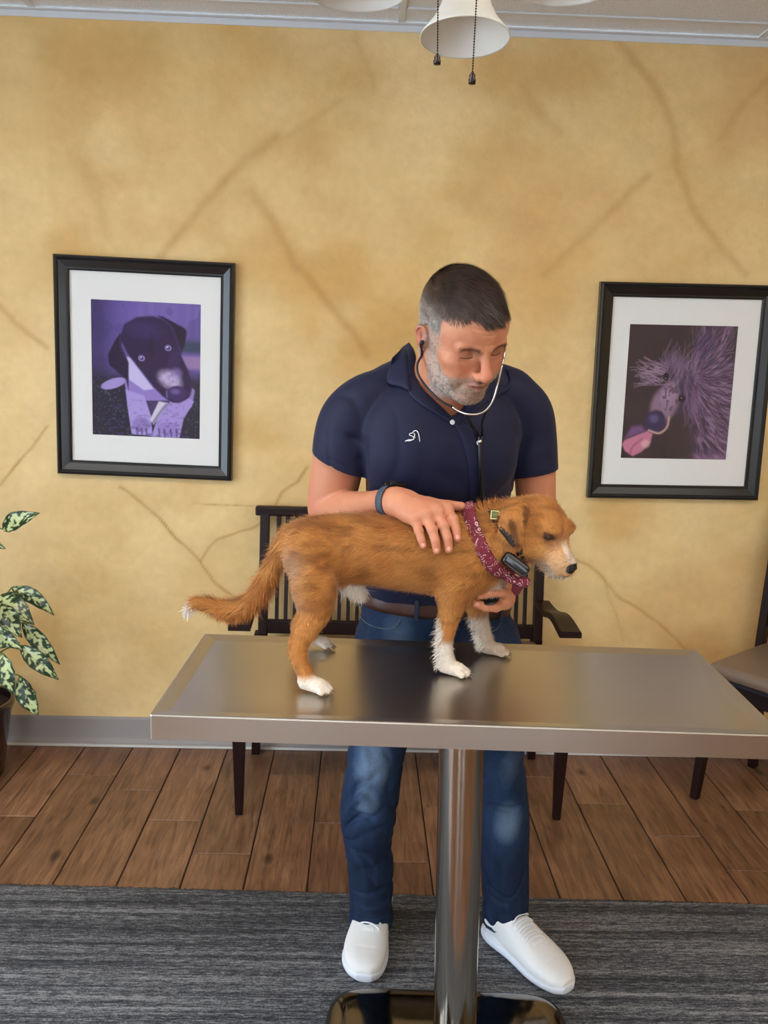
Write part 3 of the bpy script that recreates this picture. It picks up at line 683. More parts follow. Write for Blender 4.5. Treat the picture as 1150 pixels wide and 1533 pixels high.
# ================================================================= THE DOG
DOGY = 1.575
def nrm(v): v = np.array(v, float); return v/np.linalg.norm(v)
hF = nrm((.49, -.65, -.58)); hS = nrm((.8, .6, 0.0)); hS = nrm(hS-hF*(hS@hF)); hU = np.cross(hS, hF); hU = hU*np.sign(hU[2])
HO = W(806, 786, 1.582); HR = np.stack([hS, hF, hU], 1)
def H(a, b, c): return HO+hS*a+hF*b+hU*c
def dog():
    root = empty('dog', (.12, 1.575, TZ), 'small wiry orange-brown dog with white paws standing on the steel table', 'dog')
    s = SDF((-.345, 1.395, .900), (.44, 1.76, 1.285), .0027)
    # trunk: sections along its length
    T = []
    for px, top, bot, ry in ((428, 792, 838, .034), (440, 781, 855, .050), (462, 774, 864, .060), (500, 770, 870, .060), (540, 769, 873, .060), (585, 769, 880, .066), (635, 770, 887, .073), (680, 770, 897, .075), (715, 776, 896, .068), (742, 796, 884, .050)):
        c = W(px, (top+bot)/2, DOGY+.012*(px-430)/300); h = S(DOGY, (bot-top)/2)
        T.append((c[0], c[1], c[2], ry, h))
    s.loft(0, T, k=.01, pw=2.2)
    def C(pts, k=.02): s.chain([W(a, b, y) for a, b, y, r in pts], [S(y, r) for a, b, y, r in pts], k)
    # haunches and hind legs (stifle forward, hock back)
    s.ell(W(466, 838, 1.53), (S(1.5, 34), .036, S(1.5, 46)), k=.03)
    C([(472, 862, 1.515, 31), (472, 893, 1.503, 28), (471, 915, 1.497, 21.5), (459, 942, 1.488, 16), (446, 966, 1.478, 12.5), (449, 990, 1.47, 9.8), (460, 1013, 1.466, 9.5)], .022)
    C([(470, 862, 1.62, 28), (474, 890, 1.632, 24), (472, 908, 1.64, 18), (454, 930, 1.655, 13), (450, 942, 1.672, 11), (466, 955, 1.69, 10)], .022)
    # shoulders and forelegs
    s.ell(W(692, 845, 1.555), (S(1.5, 38), .034, S(1.5, 48)), k=.03)
    C([(684, 870, 1.545, 32), (678, 897, 1.545, 21), (673, 922, 1.55, 14.5), (668, 948, 1.555, 10.5), (666, 970, 1.558, 9.3), (669, 990, 1.558, 9.8)], .02)
    C([(712, 872, 1.625, 28), (714, 897, 1.63, 18), (717, 922, 1.64, 12.5), (724, 948, 1.655, 9.8), (731, 968, 1.668, 9.8)], .02)
    s.ell(W(733, 862, 1.60), (S(1.6, 24), .045, S(1.6, 30)), k=.03)
    # paws with four toes each
    for px, py, Y, sc in ((471, 1027, 1.459, 1.0), (480, 965, 1.697, .85), (679, 1004, 1.556, 1.0), (740, 977, 1.675, .95)):
        c = W(px, py, Y); c[2] = .9172; dx = np.array([.94, -.28, 0]); dy = np.array([.28, .94, 0])
        s.cap(c-dx*.018+np.array([0, 0, .006]), c+dx*.010+np.array([0, 0, .002]), .0135*sc, .014*sc, .012)
        for i, (a, b) in enumerate(((.019, -.0155), (.027, -.0055), (.027, .0055), (.019, .0155))):
            p = c+dx*(a*sc)+dy*(b*sc); s.cap(c+dx*.006+dy*b*.7*sc+np.array([0, 0, .003]), p+np.array([0, 0, -.0025]), .0075*sc, .0070*sc, .004)
    # tail
    tl = [(436, 800, 1.575, 15), (425, 818, 1.572, 13), (411, 842, 1.568, 11.5), (398, 868, 1.565, 12), (382, 893, 1.562, 12.5), (360, 909, 1.56, 12.5), (335, 911, 1.558, 10.5), (312, 905, 1.556, 8), (296, 902, 1.555, 5.5), (285, 908, 1.554, 3.5), (280, 918, 1.553, 2.2)]
    C(tl, .016)
    # belly tuft
    s.cap(W(520, 872, 1.575), W(540, 885, 1.575), S(1.57, 12), S(1.57, 7), .02)
    # neck
    s.chain([W(702, 818, 1.588), W(735, 812, 1.586), W(770, 802, 1.584), HO], [S(1.58, 52), S(1.58, 46), S(1.58, 42), .045], .025)
    s.cap(W(722, 790, 1.588), W(765, 772, 1.585), S(1.58, 28), S(1.58, 26), .02)
    # head
    s.ell(H(0, -.004, .002), (.050, .054, .048), HR, .02)
    s.ell(H(0, .030, .016), (.036, .030, .028), HR, .018)
    for q in (-1, 1):
        s.ell(H(q*.030, .030, -.020), (.022, .030, .024), HR, .018)
        s.ell(H(q*.022, .043, .0345), (.015, .012, .009), HR, .010)
    s.cap(H(0, .040, -.012), H(0, .086, -.014), .031, .0235, .018)
    s.cap(H(0, .086, -.014), H(0, .095, -.012), .022, .019, .010)
    s.cap(H(0, .030, -.034), H(0, .084, -.034), .021, .0135, .012)
    s.cap(H(0, .055, .004), H(0, .098, -.001), .014, .011, .010)
    s.ell(H(0, .107, -.004), (.0125, .0085, .0095), HR, .004)
    for q in (-1, 1):
        s.ell(H(q*.0270, .0530, .0235), (.0115, .008, .0055), HR, .006, 's')
        s.ell(H(q*.0045, .115, -.006), (.0028, .003, .0022), HR, .002, 's')
    s.bump([H(-.020, .075, -.030), H(-.014, .093, -.027), H(0, .102, -.025), H(.014, .093, -.027), H(.020, .075, -.030)], -.0035, .0035)
    # ears: thin folded flaps
    base = W(782, 760, 1.535); mid = W(764, 784, 1.518); tip = W(773, 822, 1.516)
    d1 = nrm(tip-mid); nrmv = nrm((-.25, -1, .1)); nrmv = nrm(nrmv-d1*(nrmv@d1)); R1 = np.stack([np.cross(d1, nrmv), nrmv, d1], 1)
    s.cap(base, mid, .012, .010, .014)
    s.ell((mid*.55+tip*.45)+np.array([-.003, .003, .005]), (.0255, .0075, .038), R1, .008)
    s.bump([W(762, 772, 1.515), W(768, 795, 1.508), W(773, 816, 1.508)], -.0055, .0045); s.bump([W(787, 758, 1.52), W(788, 775, 1.515), W(786, 792, 1.512)], -.006, .005)
    s.ell(W(772, 772, 1.524), (.024, .010, .018), None, .012)
    s.cap(W(784, 768, 1.522), W(776, 812, 1.512), .0065, .004, .008)
    fb = H(.046, -.028, .022); ft = fb+np.array([.0, .02, -.055])
    s.cap(fb, fb*.4+ft*.6, .011, .012, .012); s.cap(fb*.4+ft*.6, ft, .012, .006, .01)
    s.plane((0, 0, .9052), (0, 0, -1), .002)
    # ---- coat colours, plus shade painted into the ear
    fur = np.array(lin((170, 104, 46))[:3]); lite = np.array(lin((210, 150, 82))[:3]); deep = np.array(lin((122, 68, 30))[:3]); white = np.array(lin((224, 213, 200))[:3]); grey = np.array(lin((150, 118, 98))[:3]); blk = np.array(lin((24, 20, 20))[:3]); cream = np.array(lin((222, 190, 150))[:3])
    zf = W(666, 960, 1.557)[2]; zf2 = W(720, 925, 1.65)[2]; tt = W(281, 913, 1.554)
    def colf(V, N):
        n1 = vnoise(V, 30, 11, 4)[:, None]; n2 = vnoise(V*np.array([.35, 1, 1]), 90, 12, 3)[:, None]
        c = fur*(1-n1)+lite*n1; t = sstep(.45, .7, n2)*.5; c = c*(1-t)+deep*t
        def mix(col, wgt):
            nonlocal c
            wgt = np.clip(wgt, 0, 1)[:, None]; c = c*(1-wgt)+col*wgt
        nz = (n1[:, 0]-.5)*.05; x, y, z = V.T; dd = lambda p: np.linalg.norm(V-p, axis=1)
        loc = (V-HO)@HR; hd = sstep(.075, .055, np.abs(loc[:, 0]))*sstep(-.07, -.04, loc[:, 1])
        mix(grey, sstep(.05, .01, dd(W(436, 850, 1.50)))*.65); mix(grey, sstep(.03, .01, dd(W(452, 895, 1.49)))*.5)
        fr = (x > .12)
        mix(white, fr*(y < 1.605)*sstep(zf+.012, zf-.012, z+nz*.5)); mix(white, fr*(y >= 1.605)*sstep(zf2+.02, zf2-.01, z+nz*.6))
        mix(white, (1-fr)*sstep(.943, .928, z+nz*.4)); mix(white, sstep(.022, .008, dd(tt)))
        mix(white, sstep(.034, .018, dd(W(530, 884, 1.575))+nz*.3)); mix(white, sstep(.045, .02, dd(W(738, 876, 1.575))+nz*.4))
        # feathering behind the forelegs
        mix(white, sstep(.022, .010, dd(W(652, 945, 1.55)))); 
        mix(deep, sstep(.030, .020, dd(mid*.5+tip*.5))*.25)
        def seg(a, b): ab = b-a; t = np.clip(((V-a)@ab)/(ab@ab), 0, 1); return np.linalg.norm(V-a-t[:, None]*ab, axis=1)
        ear_shade = np.array(lin((78, 42, 24))[:3]); mix(ear_shade, sstep(.010, .003, seg(W(766, 782, 1.512), W(775, 818, 1.508)))*.75); mix(ear_shade, sstep(.008, .003, seg(W(788, 760, 1.52), W(785, 778, 1.515)))*.7)  # shade painted in dark brown along the ear fold and the recess beside it
        mix(cream, hd*sstep(.045, .09, loc[:, 1])*.55); mix(white, hd*sstep(-.016, -.03, loc[:, 2])*sstep(.05, .08, loc[:, 1])*.6)
        mix(white, hd*sstep(.004, .0, np.abs(loc[:, 0])-.006)*sstep(.06, .075, loc[:, 1])*sstep(-.012, -.004, loc[:, 2])*.6)
        mix(grey, hd*sstep(-.026, -.04, loc[:, 2])*sstep(.02, .05, loc[:, 1])*.4)
        for q in (-1, 1): mix(blk, sstep(.0115, .0065, np.linalg.norm((loc-np.array([q*.0270, .0500, .0225]))/np.array([1.6, 1.2, .8]), axis=1))*.9)
        mix(blk, sstep(.0145, .0125, np.linalg.norm((loc-np.array([0, .1075, -.004]))/np.array([1.1, .8, .9]), axis=1)))
        mix(blk, hd*sstep(.0028, .0012, np.abs(loc[:, 2]+.0245+.10*np.abs(loc[:, 0])))*(loc[:, 1] > .075)*.6)
        return c
    body, V, N, F = sdf_obj('body', s, mat('dog_skin', rough=.7, attr='paint', spec=.25, bump=.3, bscale=180), root, colf, 2)
    P, n = sample_surface(V, N, F, 150000, 3)
    loc = (P-HO)@HR; x, y, z = P.T
    dd = lambda p: np.linalg.norm(P-p, axis=1)
    eye = np.minimum(dd(H(-.0270, .052, .0225)), dd(H(.0270, .052, .0225))); nose = dd(H(0, .1085, -.004))
    keep = (eye > .0075) & (nose > .0145) & (z > .914)
    P, n, loc = P[keep], n[keep], loc[keep]; x, y, z = P.T; dd = lambda p: np.linalg.norm(P-p, axis=1)
    # growth direction
    D = np.tile(np.array([-1, 0, -.38]), (len(P), 1)); L_ = np.full(len(P), .0138)
    D[:, 2] += (vnoise(P, 14, 21, 2)-.5)*1.1; D[:, 0] += (vnoise(P, 18, 22, 2)-.5)*.6
    leg = sstep(1.09, 1.05, z)[:, None]; D = D*(1-leg)+np.array([-.25, 0, -1])*leg; L_ = L_*(1-leg[:, 0]*.48)
    TP = spline([W(a, b, c) for a, b, c, r in tl], 6); dist = np.linalg.norm(P[:, None]-TP[None], axis=2); j = dist.argmin(1); ontail = (dist.min(1) < .03) & (x < W(428, 830, 1.57)[0])
    TD = np.gradient(TP, axis=0); TD /= np.linalg.norm(TD, axis=1, keepdims=True)
    D[ontail] = TD[j[ontail]]+np.array([0, 0, -.35]); L_[ontail] = .020*np.clip((len(TP)-j[ontail])/12, .5, 1)
    hw = (sstep(.11, .08, dd(HO))*(loc[:, 1] > -.05))[:, None]
    Dh = (loc[:, :1]*.6*hS+np.array(loc[:, 2:]*.5-.004)*hU)/.04-hF*.9+np.array([0, 0, -.25]); D = D*(1-hw)+Dh*hw; L_ = L_*(1-hw[:, 0]*.42)
    muz = sstep(.06, .09, loc[:, 1])*hw[:, 0]; L_ = L_*(1-muz*.35); whisk = (loc[:, 1] > .03)*(loc[:, 2] < -.028)*hw[:, 0]; L_ = L_*(1+whisk*.7)
    ear = (dd(mid*.5+tip*.5) < .045) & (n[:, 1] < -.2) & (loc[:, 0] < -.03); D[ear] = (.15, 0, -1); L_[ear] = .0065
    low = z < .945; L_[low] *= .45
    strands('fur', P, n, D, L_, np.full(len(P), .00048), colf(P, n), M_FUR, body, .42, .28, 5)
    # long loose hairs: tail fringe, belly, leg feathering, neck ruff
    def tuft(c, rad, k, d, ln, col, seed, lift=.5):
        m = np.argsort(np.linalg.norm(P-c, axis=1))[:4000]; m = m[np.linalg.norm(P[m]-c, axis=1) < rad]
        r = np.random.default_rng(seed); m = r.choice(m, k); return P[m], n[m], np.tile(np.array(d, float), (k, 1)), np.full(k, ln), np.tile(col, (k, 1))
    TF = []
    for i, (a, b) in enumerate(((405, 868), (394, 890), (402, 880), (385, 905), (370, 918), (350, 922), (330, 917))): TF.append(tuft(W(a, b, 1.56), .024, 420, (-.35+.06*i, 0, -1), .026 if i < 4 else .02, fur*1.05, 30+i))
    for i, (a, b) in enumerate(((525, 882), (540, 888), (515, 875))): TF.append(tuft(W(a, b, 1.57), .022, 420, (.2, 0, -1), .022, white, 50+i))
    for i, (a, b) in enumerate(((657, 930), (655, 950), (654, 970), (656, 985))): TF.append(tuft(W(a, b, 1.552), .015, 260, (-.8, 0, -.8), .017, white, 60+i))
    for i, (a, b) in enumerate(((706, 930), (710, 950), (716, 965))): TF.append(tuft(W(a, b, 1.65), .015, 260, (-.8, 0, -.8), .018, white, 70+i))
    TF.append(tuft(W(725, 760, 1.585), .025, 500, (-.3, 0, 1), .02, fur, 80)); TF.append(tuft(W(745, 755, 1.585), .022, 300, (-.6, 0, .7), .016, fur, 81))
    TF.append(tuft(H(0, .07, -.046), .026, 420, tuple(hF*.3-hU), .014, cream, 82)); TF.append(tuft(W(740, 880, 1.57), .026, 400, (-.2, -.3, -1), .016, white, 83))
    TF.append(tuft(H(0, .095, -.036), .02, 250, tuple(hF*.5-hU), .011, white, 84)); TF.append(tuft(W(281, 915, 1.553), .02, 260, (-.2, 0, -1), .016, white, 85))
    Q = [np.concatenate([t[i] for t in TF]) for i in range(5)]
    strands('feathering', Q[0], Q[1], Q[2], Q[3], np.full(len(Q[0]), .0005), Q[4], M_FUR, body, .35, .30, 6, 3)
    for q in (-1, 1):
        e = MB().ball((0, 0, 0), .0078, n=14); o = e.build('eye', mat('dark_wet_eye', (22, 12, 8), rough=.05, coat=1.0), None, True); o.location = H(q*.0270, .0440, .0225); part(o, body)
        l = SDF(H(q*.027, .047, .025)-.024, H(q*.027, .047, .025)+.024, .0011, .01)
        l.ell(H(q*.0270, .0440, .0262), (.0125, .0092, .0052), HR, .0).ell(H(q*.0265, .0455, .0172), (.0115, .0068, .0026), HR, .001)
        sdf_obj('eyelid', l, mat('dog_eyelid', (78, 48, 32), rough=.7), body, None, 2)
    nsf = SDF(H(0, .106, -.004)-.022, H(0, .106, -.004)+.022, .0009, .008)
    nsf.ell(H(0, .1065, -.0035), (.0128, .0090, .0098), HR, 0)
    for q in (-1, 1): nsf.ell(H(q*.0050, .1155, -.0055), (.0026, .0034, .0022), HR, .002, 's'); nsf.ell(H(q*.0100, .1090, -.0050), (.0040, .0040, .0045), HR, .003)
    nsf.bump([H(0, .116, .002), H(0, .117, -.013)], -.0012, .0012)
    sdf_obj('nose', nsf, mat('dog_nose', (30, 26, 26), rough=.32, bump=.5, bscale=500, bdist=.0006), body, None, 1)
    # ---- claws
    for px, py, Y, sc in ((471, 1027, 1.459, 1.0), (480, 965, 1.697, .85), (679, 1004, 1.556, 1.0), (740, 977, 1.675, .95)):
        c = W(px, py, Y); c[2] = .9172; dx = np.array([.94, -.28, 0]); dy = np.array([.28, .94, 0])
        for a, b in ((.019, -.0155), (.027, -.0055), (.027, .0055), (.019, .0155)):
            p = c+dx*((a+.0055)*sc)+dy*(b*sc)+np.array([0, 0, -.0045]); MB().tube([p, p+dx*.004+np.array([0, 0, -.0012]), p+dx*.0065+np.array([0, 0, -.004])], [.0017, .0014, .0004], 6).build('claw', M_CLAW, body, True)
    return root, body, V, N
M_FUR = mat('wiry_fur', rough=.55, attr='paint', spec=.3, sheen=.15)
M_CLAW = mat('claw', (120, 100, 88), rough=.3)
DOG, DOGBODY, DV, DN = dog()
# ================================================================= THE MAN
from mathutils.bvhtree import BVHTree
def bvh_of(*objs):
    vs, ps = [], []
    for o in objs:
        b = len(vs); M = o.matrix_world; vs += [M @ v.co for v in o.data.vertices]; ps += [[b+i for i in p.vertices] for p in o.data.polygons]
    return BVHTree.FromPolygons(vs, ps)
def hit(bv, px, py, off=0.0):
    d = _f+CR*(px-575)/FPX-CU*(py-766.5)/FPX; d = Vector(d).normalized(); l, n, i, t = bv.ray_cast(Vector(CO), d)
    if l is None: return None, None
    if n.dot(d) > 0: n = -n
    return np.array(l+n*off), np.array(n)
mY, mP, mR = .4816, .5324, .1491
_fw = np.array([math.sin(mY)*math.cos(mP), -math.cos(mY)*math.cos(mP), -math.sin(mP)]); _s = np.array([math.cos(mY), math.sin(mY), 0])
_u = np.cross(_s, _fw); _u *= np.sign(_u[2]); MR = np.stack([_s*math.cos(mR)+_u*math.sin(mR), _fw, -_s*math.sin(mR)+_u*math.cos(mR)], 1)
MO = np.array([.186, 1.645, 1.563])
ML = lambda p: (np.array(p, float)-MO)@MR          # room -> head frame
MW = lambda p: MO+MR@np.array(p, float)            # head frame -> room
MAN = empty('person', (.2, 1.93, 0), 'man in navy polo shirt and blue jeans bending over the dog behind the table', 'person')
SKIN = np.array(lin((198, 137, 104))[:3]); SKIN_RED = np.array(lin((184, 102, 80))[:3]); SKIN_SHADE = np.array(lin((152, 94, 70))[:3]); GREYH = np.array(lin((184, 178, 170))[:3])
BROWN = np.array(lin((56, 41, 34))[:3]); SIDE = np.array(lin((98, 86, 78))[:3])
def hair_mask(L):
    x, y, z = L.T; ax = np.abs(x)
    front = .064+.012*np.exp(-((ax-.040)/.014)**2)+.004*np.sin(x*300)*np.sin(x*127+1)-.006*(ax/.05)**2           # hairline height over the forehead
    top = sstep(front-.006, front+.006, z)*(y > .02)
    side = sstep(.012, .020, z+.9*np.clip(-(y+.005), 0, .05))*(y <= .036)*(1-.0*ax)
    side = side*np.where(y > .0, np.clip(sstep(.040, .026, y)+sstep(.045, .060, z), 0, 1), 1)*(1-((ax > .0735)&(y > -.036)&(y < .010)&(z < .012)))
    back = (y < -.035)*sstep(-.075, -.060, z)
    return np.clip(np.maximum(np.maximum(top, side), back), 0, 1)
def beard_mask(L):
    x, y, z = L.T; ax = np.abs(x)
    upper = np.interp(y, [-.02, .02, .045, .065, .085, .12], [.012, -.010, -.040, -.052, -.047, -.047])
    b = sstep(upper+.005, upper-.005, z)*sstep(.0, .012, y)*(z > -.135)*sstep(-.135, -.115, z)
    burn = sstep(-.004, .004, y)*sstep(.050, .016, y)*sstep(.046, .030, z)*(z > -.05)*(ax > .045)
    lips = np.exp(-((x/.021)**2+((z+.063)/.0062)**2)**2)*(y > .08)
    nose = ((np.abs(x)/.019)**2+((z+.035)/.0135)**2 < 1)&(y > .09)
    return np.clip(np.maximum(b, burn)*(1-lips), 0, 1)*(~nose)
def head_field():
    s = SDF((-.102, -.125, -.20), (.102, .135, .135), .00155, .03); E = s.ell; C = s.cap
    E((0, -.014, .030), (.0765, .096, .086), k=.0)
    E((0, .040, .032), (.060, .044, .048), k=.03)
    E((0, .028, -.028), (.061, .056, .066), k=.03)
    for q in (-1, 1):
        C((q*.050, -.008, -.046), (q*.043, .028, -.078), .018, .016, .022); C((q*.043, .028, -.078), (q*.014, .068, -.096), .016, .016, .02)
    E((0, .074, -.0955), (.022, .017, .0175), k=.018)
    E((0, .026, -.076), (.039, .050, .030), k=.025)
    for q in (-1, 1):
        E((q*.0460, .054, -.022), (.021, .022, .015), k=.016)                      # cheekbone
        E((q*.0360, .056, -.050), (.023, .026, .028), k=.018)
        s.cap((q*.044, .0720, .0105), (q*.013, .0860, .0075), .0085, .0082, .009)     # brow
        E((q*.0320, .0930, -.0005), (.0175, .0145, .0105), k=.012, mode='s')       # socket
    E((0, .078, -.063), (.028, .021, .024), k=.016)                                # muzzle of the mouth
    s.chain([(0, .0835, .012), (0, .0925, -.006), (0, .104, -.024), (0, .1105, -.035)], [.0085, .0070, .0080, .0108], .010)
    for q in (-1, 1):
        E((q*.0125, .0985, -.0395), (.0075, .0105, .0075), k=.007)
        E((q*.0068, .1035, -.0475), (.0038, .0050, .0034), k=.003, mode='s')
        E((q*.0320, .0680, -.0010), (.0150, .0130, .0128), k=.004)                 # lids over the eyeball
        s.bump([(q*.020, .0815, -.0065), (q*.031, .0835, -.0085), (q*.044, .0765, -.0065)], -.0030, .0020)  # lid line, eyes lowered
        s.bump([(q*.018, .082, .0085), (q*.032, .0835, .0100), (q*.046, .074, .0065)], -.0030, .0024)
        s.bump([(q*.020, .086, -.0165), (q*.034, .083, -.0185), (q*.046, .073, -.0150)], -.0026, .0032)     # bag
        s.bump([(q*.016, .100, -.042), (q*.027, .090, -.056), (q*.034, .080, -.074)], -.0042, .0050)        # nose-to-mouth fold
        s.bump([(q*.006, .087, .016), (q*.0055, .089, .026)], -.0016, .0026)
        s.bump([(q*.055, .060, -.004), (q*.064, .046, -.010)], -.0018, .0028)
        # ear
        Ry = np.array([[math.cos(.35*q), math.sin(.35*q), 0], [-math.sin(.35*q), math.cos(.35*q), 0], [0, 0, 1]]).T
        E((q*.0785, -.010, -.012), (.0070, .0145, .0230), Ry, k=.008)
        s.chain([(q*.077, .001, -.003), (q*.081, -.001, .008), (q*.0855, -.011, .0125), (q*.0875, -.021, .001), (q*.084, -.019, -.016), (q*.078, -.008, -.031)], [.0028, .0030, .0033, .0033, .0028, .0048], .004)
        E((q*.0875, -.009, -.008), (.0052, .0065, .0110), k=.004, mode='s'); E((q*.0770, .000, -.008), (.004, .004, .006), k=.004)
    for z in (.034, .043, .052): s.bump([(-.034, .078, z), (0, .0875, z-.003), (.034, .078, z)], -.0018, .0026)
    # lips
    s.chain([(-.0215, .0890, -0.0625), (-.009, .0975, -0.0580), (0, .0990, -0.0592), (.009, .0975, -0.0580), (.0215, .0890, -0.0625)], [.0026, .0040, .0038, .0040, .0026], .005)
    s.chain([(-.0190, .0890, -0.0655), (0, .0975, -0.0692), (.0190, .0890, -0.0655)], [.0028, .0050, .0028], .005)
    s.bump([(-.024, .0895, -0.0635), (-.010, .1000, -0.0632), (0, .1025, -0.0640), (.010, .1000, -0.0632), (.024, .0895, -0.0635)], -.0028, .0022)
    s.bump([(-.014, .094, -0.0810), (0, .096, -0.0815), (.014, .094, -0.0810)], -.0022, .005)
    # neck down into the collar
    nb = ML((.150, 1.780, 1.400)); nf = ML((.164, 1.750, 1.405))
    C((0, -.036, -.040), nb, .056, .060, .03); C((0, .004, -.072), nf, .042, .046, .025)
    s.bump([ML((.135, 1.66, 1.45)), ML((.165, 1.665, 1.40))], .004, .012)
    return s
def head_cols(L):
    x, y, z = L.T; n = len(L); ax = np.abs(x); c = np.tile(SKIN, (n, 1)); n1 = vnoise(L, 55, 41, 4); n2 = vnoise(L, 220, 42, 2)
    def mix(col, w_):
        nonlocal c
        w_ = np.clip(w_, 0, 1)[:, None]; c = c*(1-w_)+col*w_
    mix(SKIN_RED, sstep(.4, .65, n1)*.35)
    mix(SKIN_RED, np.exp(-(((ax-.040)/.022)**2+((z+.030)/.018)**2))*(y > .03)*.30)
    mix(SKIN_RED, np.exp(-((x/.016)**2+((z+.034)/.020)**2))*(y > .085)*.35)
    mix(SKIN_RED, (ax > .074)*(y < .012)*.6); mix(SKIN_RED, sstep(-.10, -.14, z)*.35)
    mix(SKIN_SHADE*.8, np.exp(-(((ax-.030)/.017)**2+((z-.002)/.009)**2))*(y > .05)*.65); mix(SKIN_SHADE, np.exp(-((np.abs(x)-.013)**2/.005**2+((z+.002)/.012)**2))*(y > .06)*.4)  # shade under the brows, painted into the eye sockets and inner corners
    mix(np.array(lin((130, 74, 64))[:3]), np.exp(-((x/.0205)**2+((z+.0635)/.0062)**2)**2)*(y > .08)*.85)
    bm = beard_mask(L); mix(GREYH*.72, bm*(.35+.3*n2)*(1-.35*sstep(.075, .10, y)))
    mix(BROWN*1.6, np.exp(-(((ax-.030)/.017)**2+((z-.0135)/.0045)**2))*(y > .06)*.45)
    hm = hair_mask(L); topw = sstep(.045, .075, z+.02*(y < -.05)); hc = SIDE*(1-topw[:, None])+BROWN*topw[:, None]
    w_ = (hm*.92)[:, None]; c = c*(1-w_)+hc*w_
    mix(np.array(lin((96, 40, 34))[:3]), (ax > .078)*np.exp(-(((y+.009)/.006)**2+((z+.008)/.010)**2))*.6)
    return c
def man_head_and_body():
    hf = head_field(); V1, F1 = hf.mesh(); V1 = relax(V1, F1, 1, .4); N1 = grad_normals(V1, F1, hf); C1 = head_cols(V1); Lh = V1.copy()
    V1 = MO+V1@MR.T; N1w = N1@MR.T
    # ---- trunk and arms
    s = SDF((-.165, 1.50, .86), (.50, 2.06, 1.49), .0027, .04)
    s.loft(2, [(.965, .17, 1.90, .13, .085), (1.1, .16, 1.87, .14, .10), (1.25, .155, 1.815, .148, .10), (1.36, .158, 1.77, .15, .085), (1.43, .155, 1.765, .07, .06)], .3, 0)
    def A(pts, k=.02): s.chain([W(a, b, y) for a, b, y, r in pts], [S(y, r) for a, b, y, r in pts], k)
    A([(535, 606, 1.745, 30), (514, 650, 1.755, 37), (505, 700, 1.775, 36.5), (497, 742, 1.795, 34), (495, 764, 1.795, 31)], .02)
    A([(495, 762, 1.795, 32), (520, 765, 1.735, 29), (548, 760, 1.67, 23), (572, 752, 1.615, 17.5), (588, 750, 1.595, 17)], .02)
    s.bump([W(540, 744, 1.70), W(520, 752, 1.69), W(500, 744, 1.72)], -.003, .008)
    A([(786, 608, 1.83, 28), (800, 655, 1.845, 30), (801, 710, 1.855, 29), (803, 760, 1.86, 27), (802, 790, 1.86, 24)], .02)
    A([(802, 790, 1.86, 25), (788, 820, 1.82, 22), (768, 848, 1.755, 17.5), (756, 872, 1.69, 15), (753, 882, 1.655, 14.5)], .02)
    V2, F2 = s.mesh(); V2 = relax(V2, F2, 2); N2 = grad_normals(V2, F2, s)
    n1 = vnoise(V2, 22, 51, 4)[:, None]; C2 = SKIN*(1-.5*n1)+SKIN_RED*.5*n1; el = np.exp(-(np.linalg.norm(V2-W(478, 770, 1.79), axis=1)/.05)**2)[:, None]*.35; C2 = C2*(1-el)+SKIN_RED*el
    # ---- the hand resting on the dog's back
    g = SDF((.02, 1.455, 1.10), (.265, 1.665, 1.275), .00155, .02); P_ = lambda a, b, y: W(a, b, y)
    wr = P_(586, 750, 1.598); kn = [P_(668, 762, 1.545), P_(652, 766, 1.530), P_(636, 771, 1.524), P_(621, 776, 1.524)]
    g.cap(P_(572, 752, 1.615), wr, .0245, .0225, .01); g.cap(wr, P_(606, 752, 1.577), .0225, .023, .02)
    for i, (q, r) in enumerate(zip(kn, (.0112, .0115, .0108, .0098))):
        b = P_((594, 592, 590, 588)[i], (745, 749, 754, 759)[i], (1.588, 1.578, 1.574, 1.578)[i]); g.cap(b, q, .0145, r, .018); g.cap(b*.35+q*.65, q, .0125, r, .014)
    fing = [([(668, 762, 1.545), (678, 777, 1.520), (683, 794, 1.506), (685, 806, 1.500)], .0093), ([(652, 766, 1.530), (664, 787, 1.508), (670, 806, 1.497), (672, 822, 1.494)], .0096),
            ([(636, 771, 1.524), (647, 793, 1.501), (652, 810, 1.492), (654, 824, 1.490)], .0091), ([(621, 776, 1.524), (627, 795, 1.506), (631, 808, 1.499), (634, 817, 1.496)], .0081)]
    nails = []
    for pts, r in fing:
        Q = [P_(*p) for p in pts]
        g.cap(Q[0], Q[1], r*1.12, r, .006); g.cap(Q[1], Q[2], r*1.0, r*.90, .0015); g.cap(Q[2], Q[3], r*.90, r*.80, .0015)
        g.ell(Q[1]+np.array([0, -.001, .001]), (r*1.06, r*1.06, r*1.0), None, .003)
        for j in (1, 2):
            t = nrm(Q[j+1]-Q[j-1]); sd = nrm(np.cross(t, (0, -1, .25))); dn = nrm(np.cross(sd, t)); dn = dn*np.sign(-dn[1])
            for o in (-.0018, .0018): g.bump([Q[j]+dn*r*.95+t*o-sd*r*.7, Q[j]+dn*r*1.02+t*o+sd*r*.7], -.0006, .0010)
        nails.append((Q[2], Q[3], r*.80))
    for a in kn: g.ell(a+np.array([0, -.002, .003]), (.0085, .0080, .0075), None, .010)
    for i in range(3):
        m1 = (kn[i]+kn[i+1])/2; g.bump([m1+np.array([-.004, .006, .004]), m1+(wr-m1)*.45+np.array([0, -.008, .006])], -.0022, .0055)
    for i in range(4): g.bump([kn[i]+np.array([0, -.004, .008]), kn[i]*.35+wr*.65+np.array([0, -.016, .014])], .0014, .0028)   # tendons
    g.bump([P_(600, 738, 1.56), P_(622, 745, 1.545), P_(640, 756, 1.53)], .0010, .0020)
    T = [P_(610, 748, 1.600), P_(645, 755, 1.602), P_(672, 757, 1.592), P_(691, 758, 1.584)]
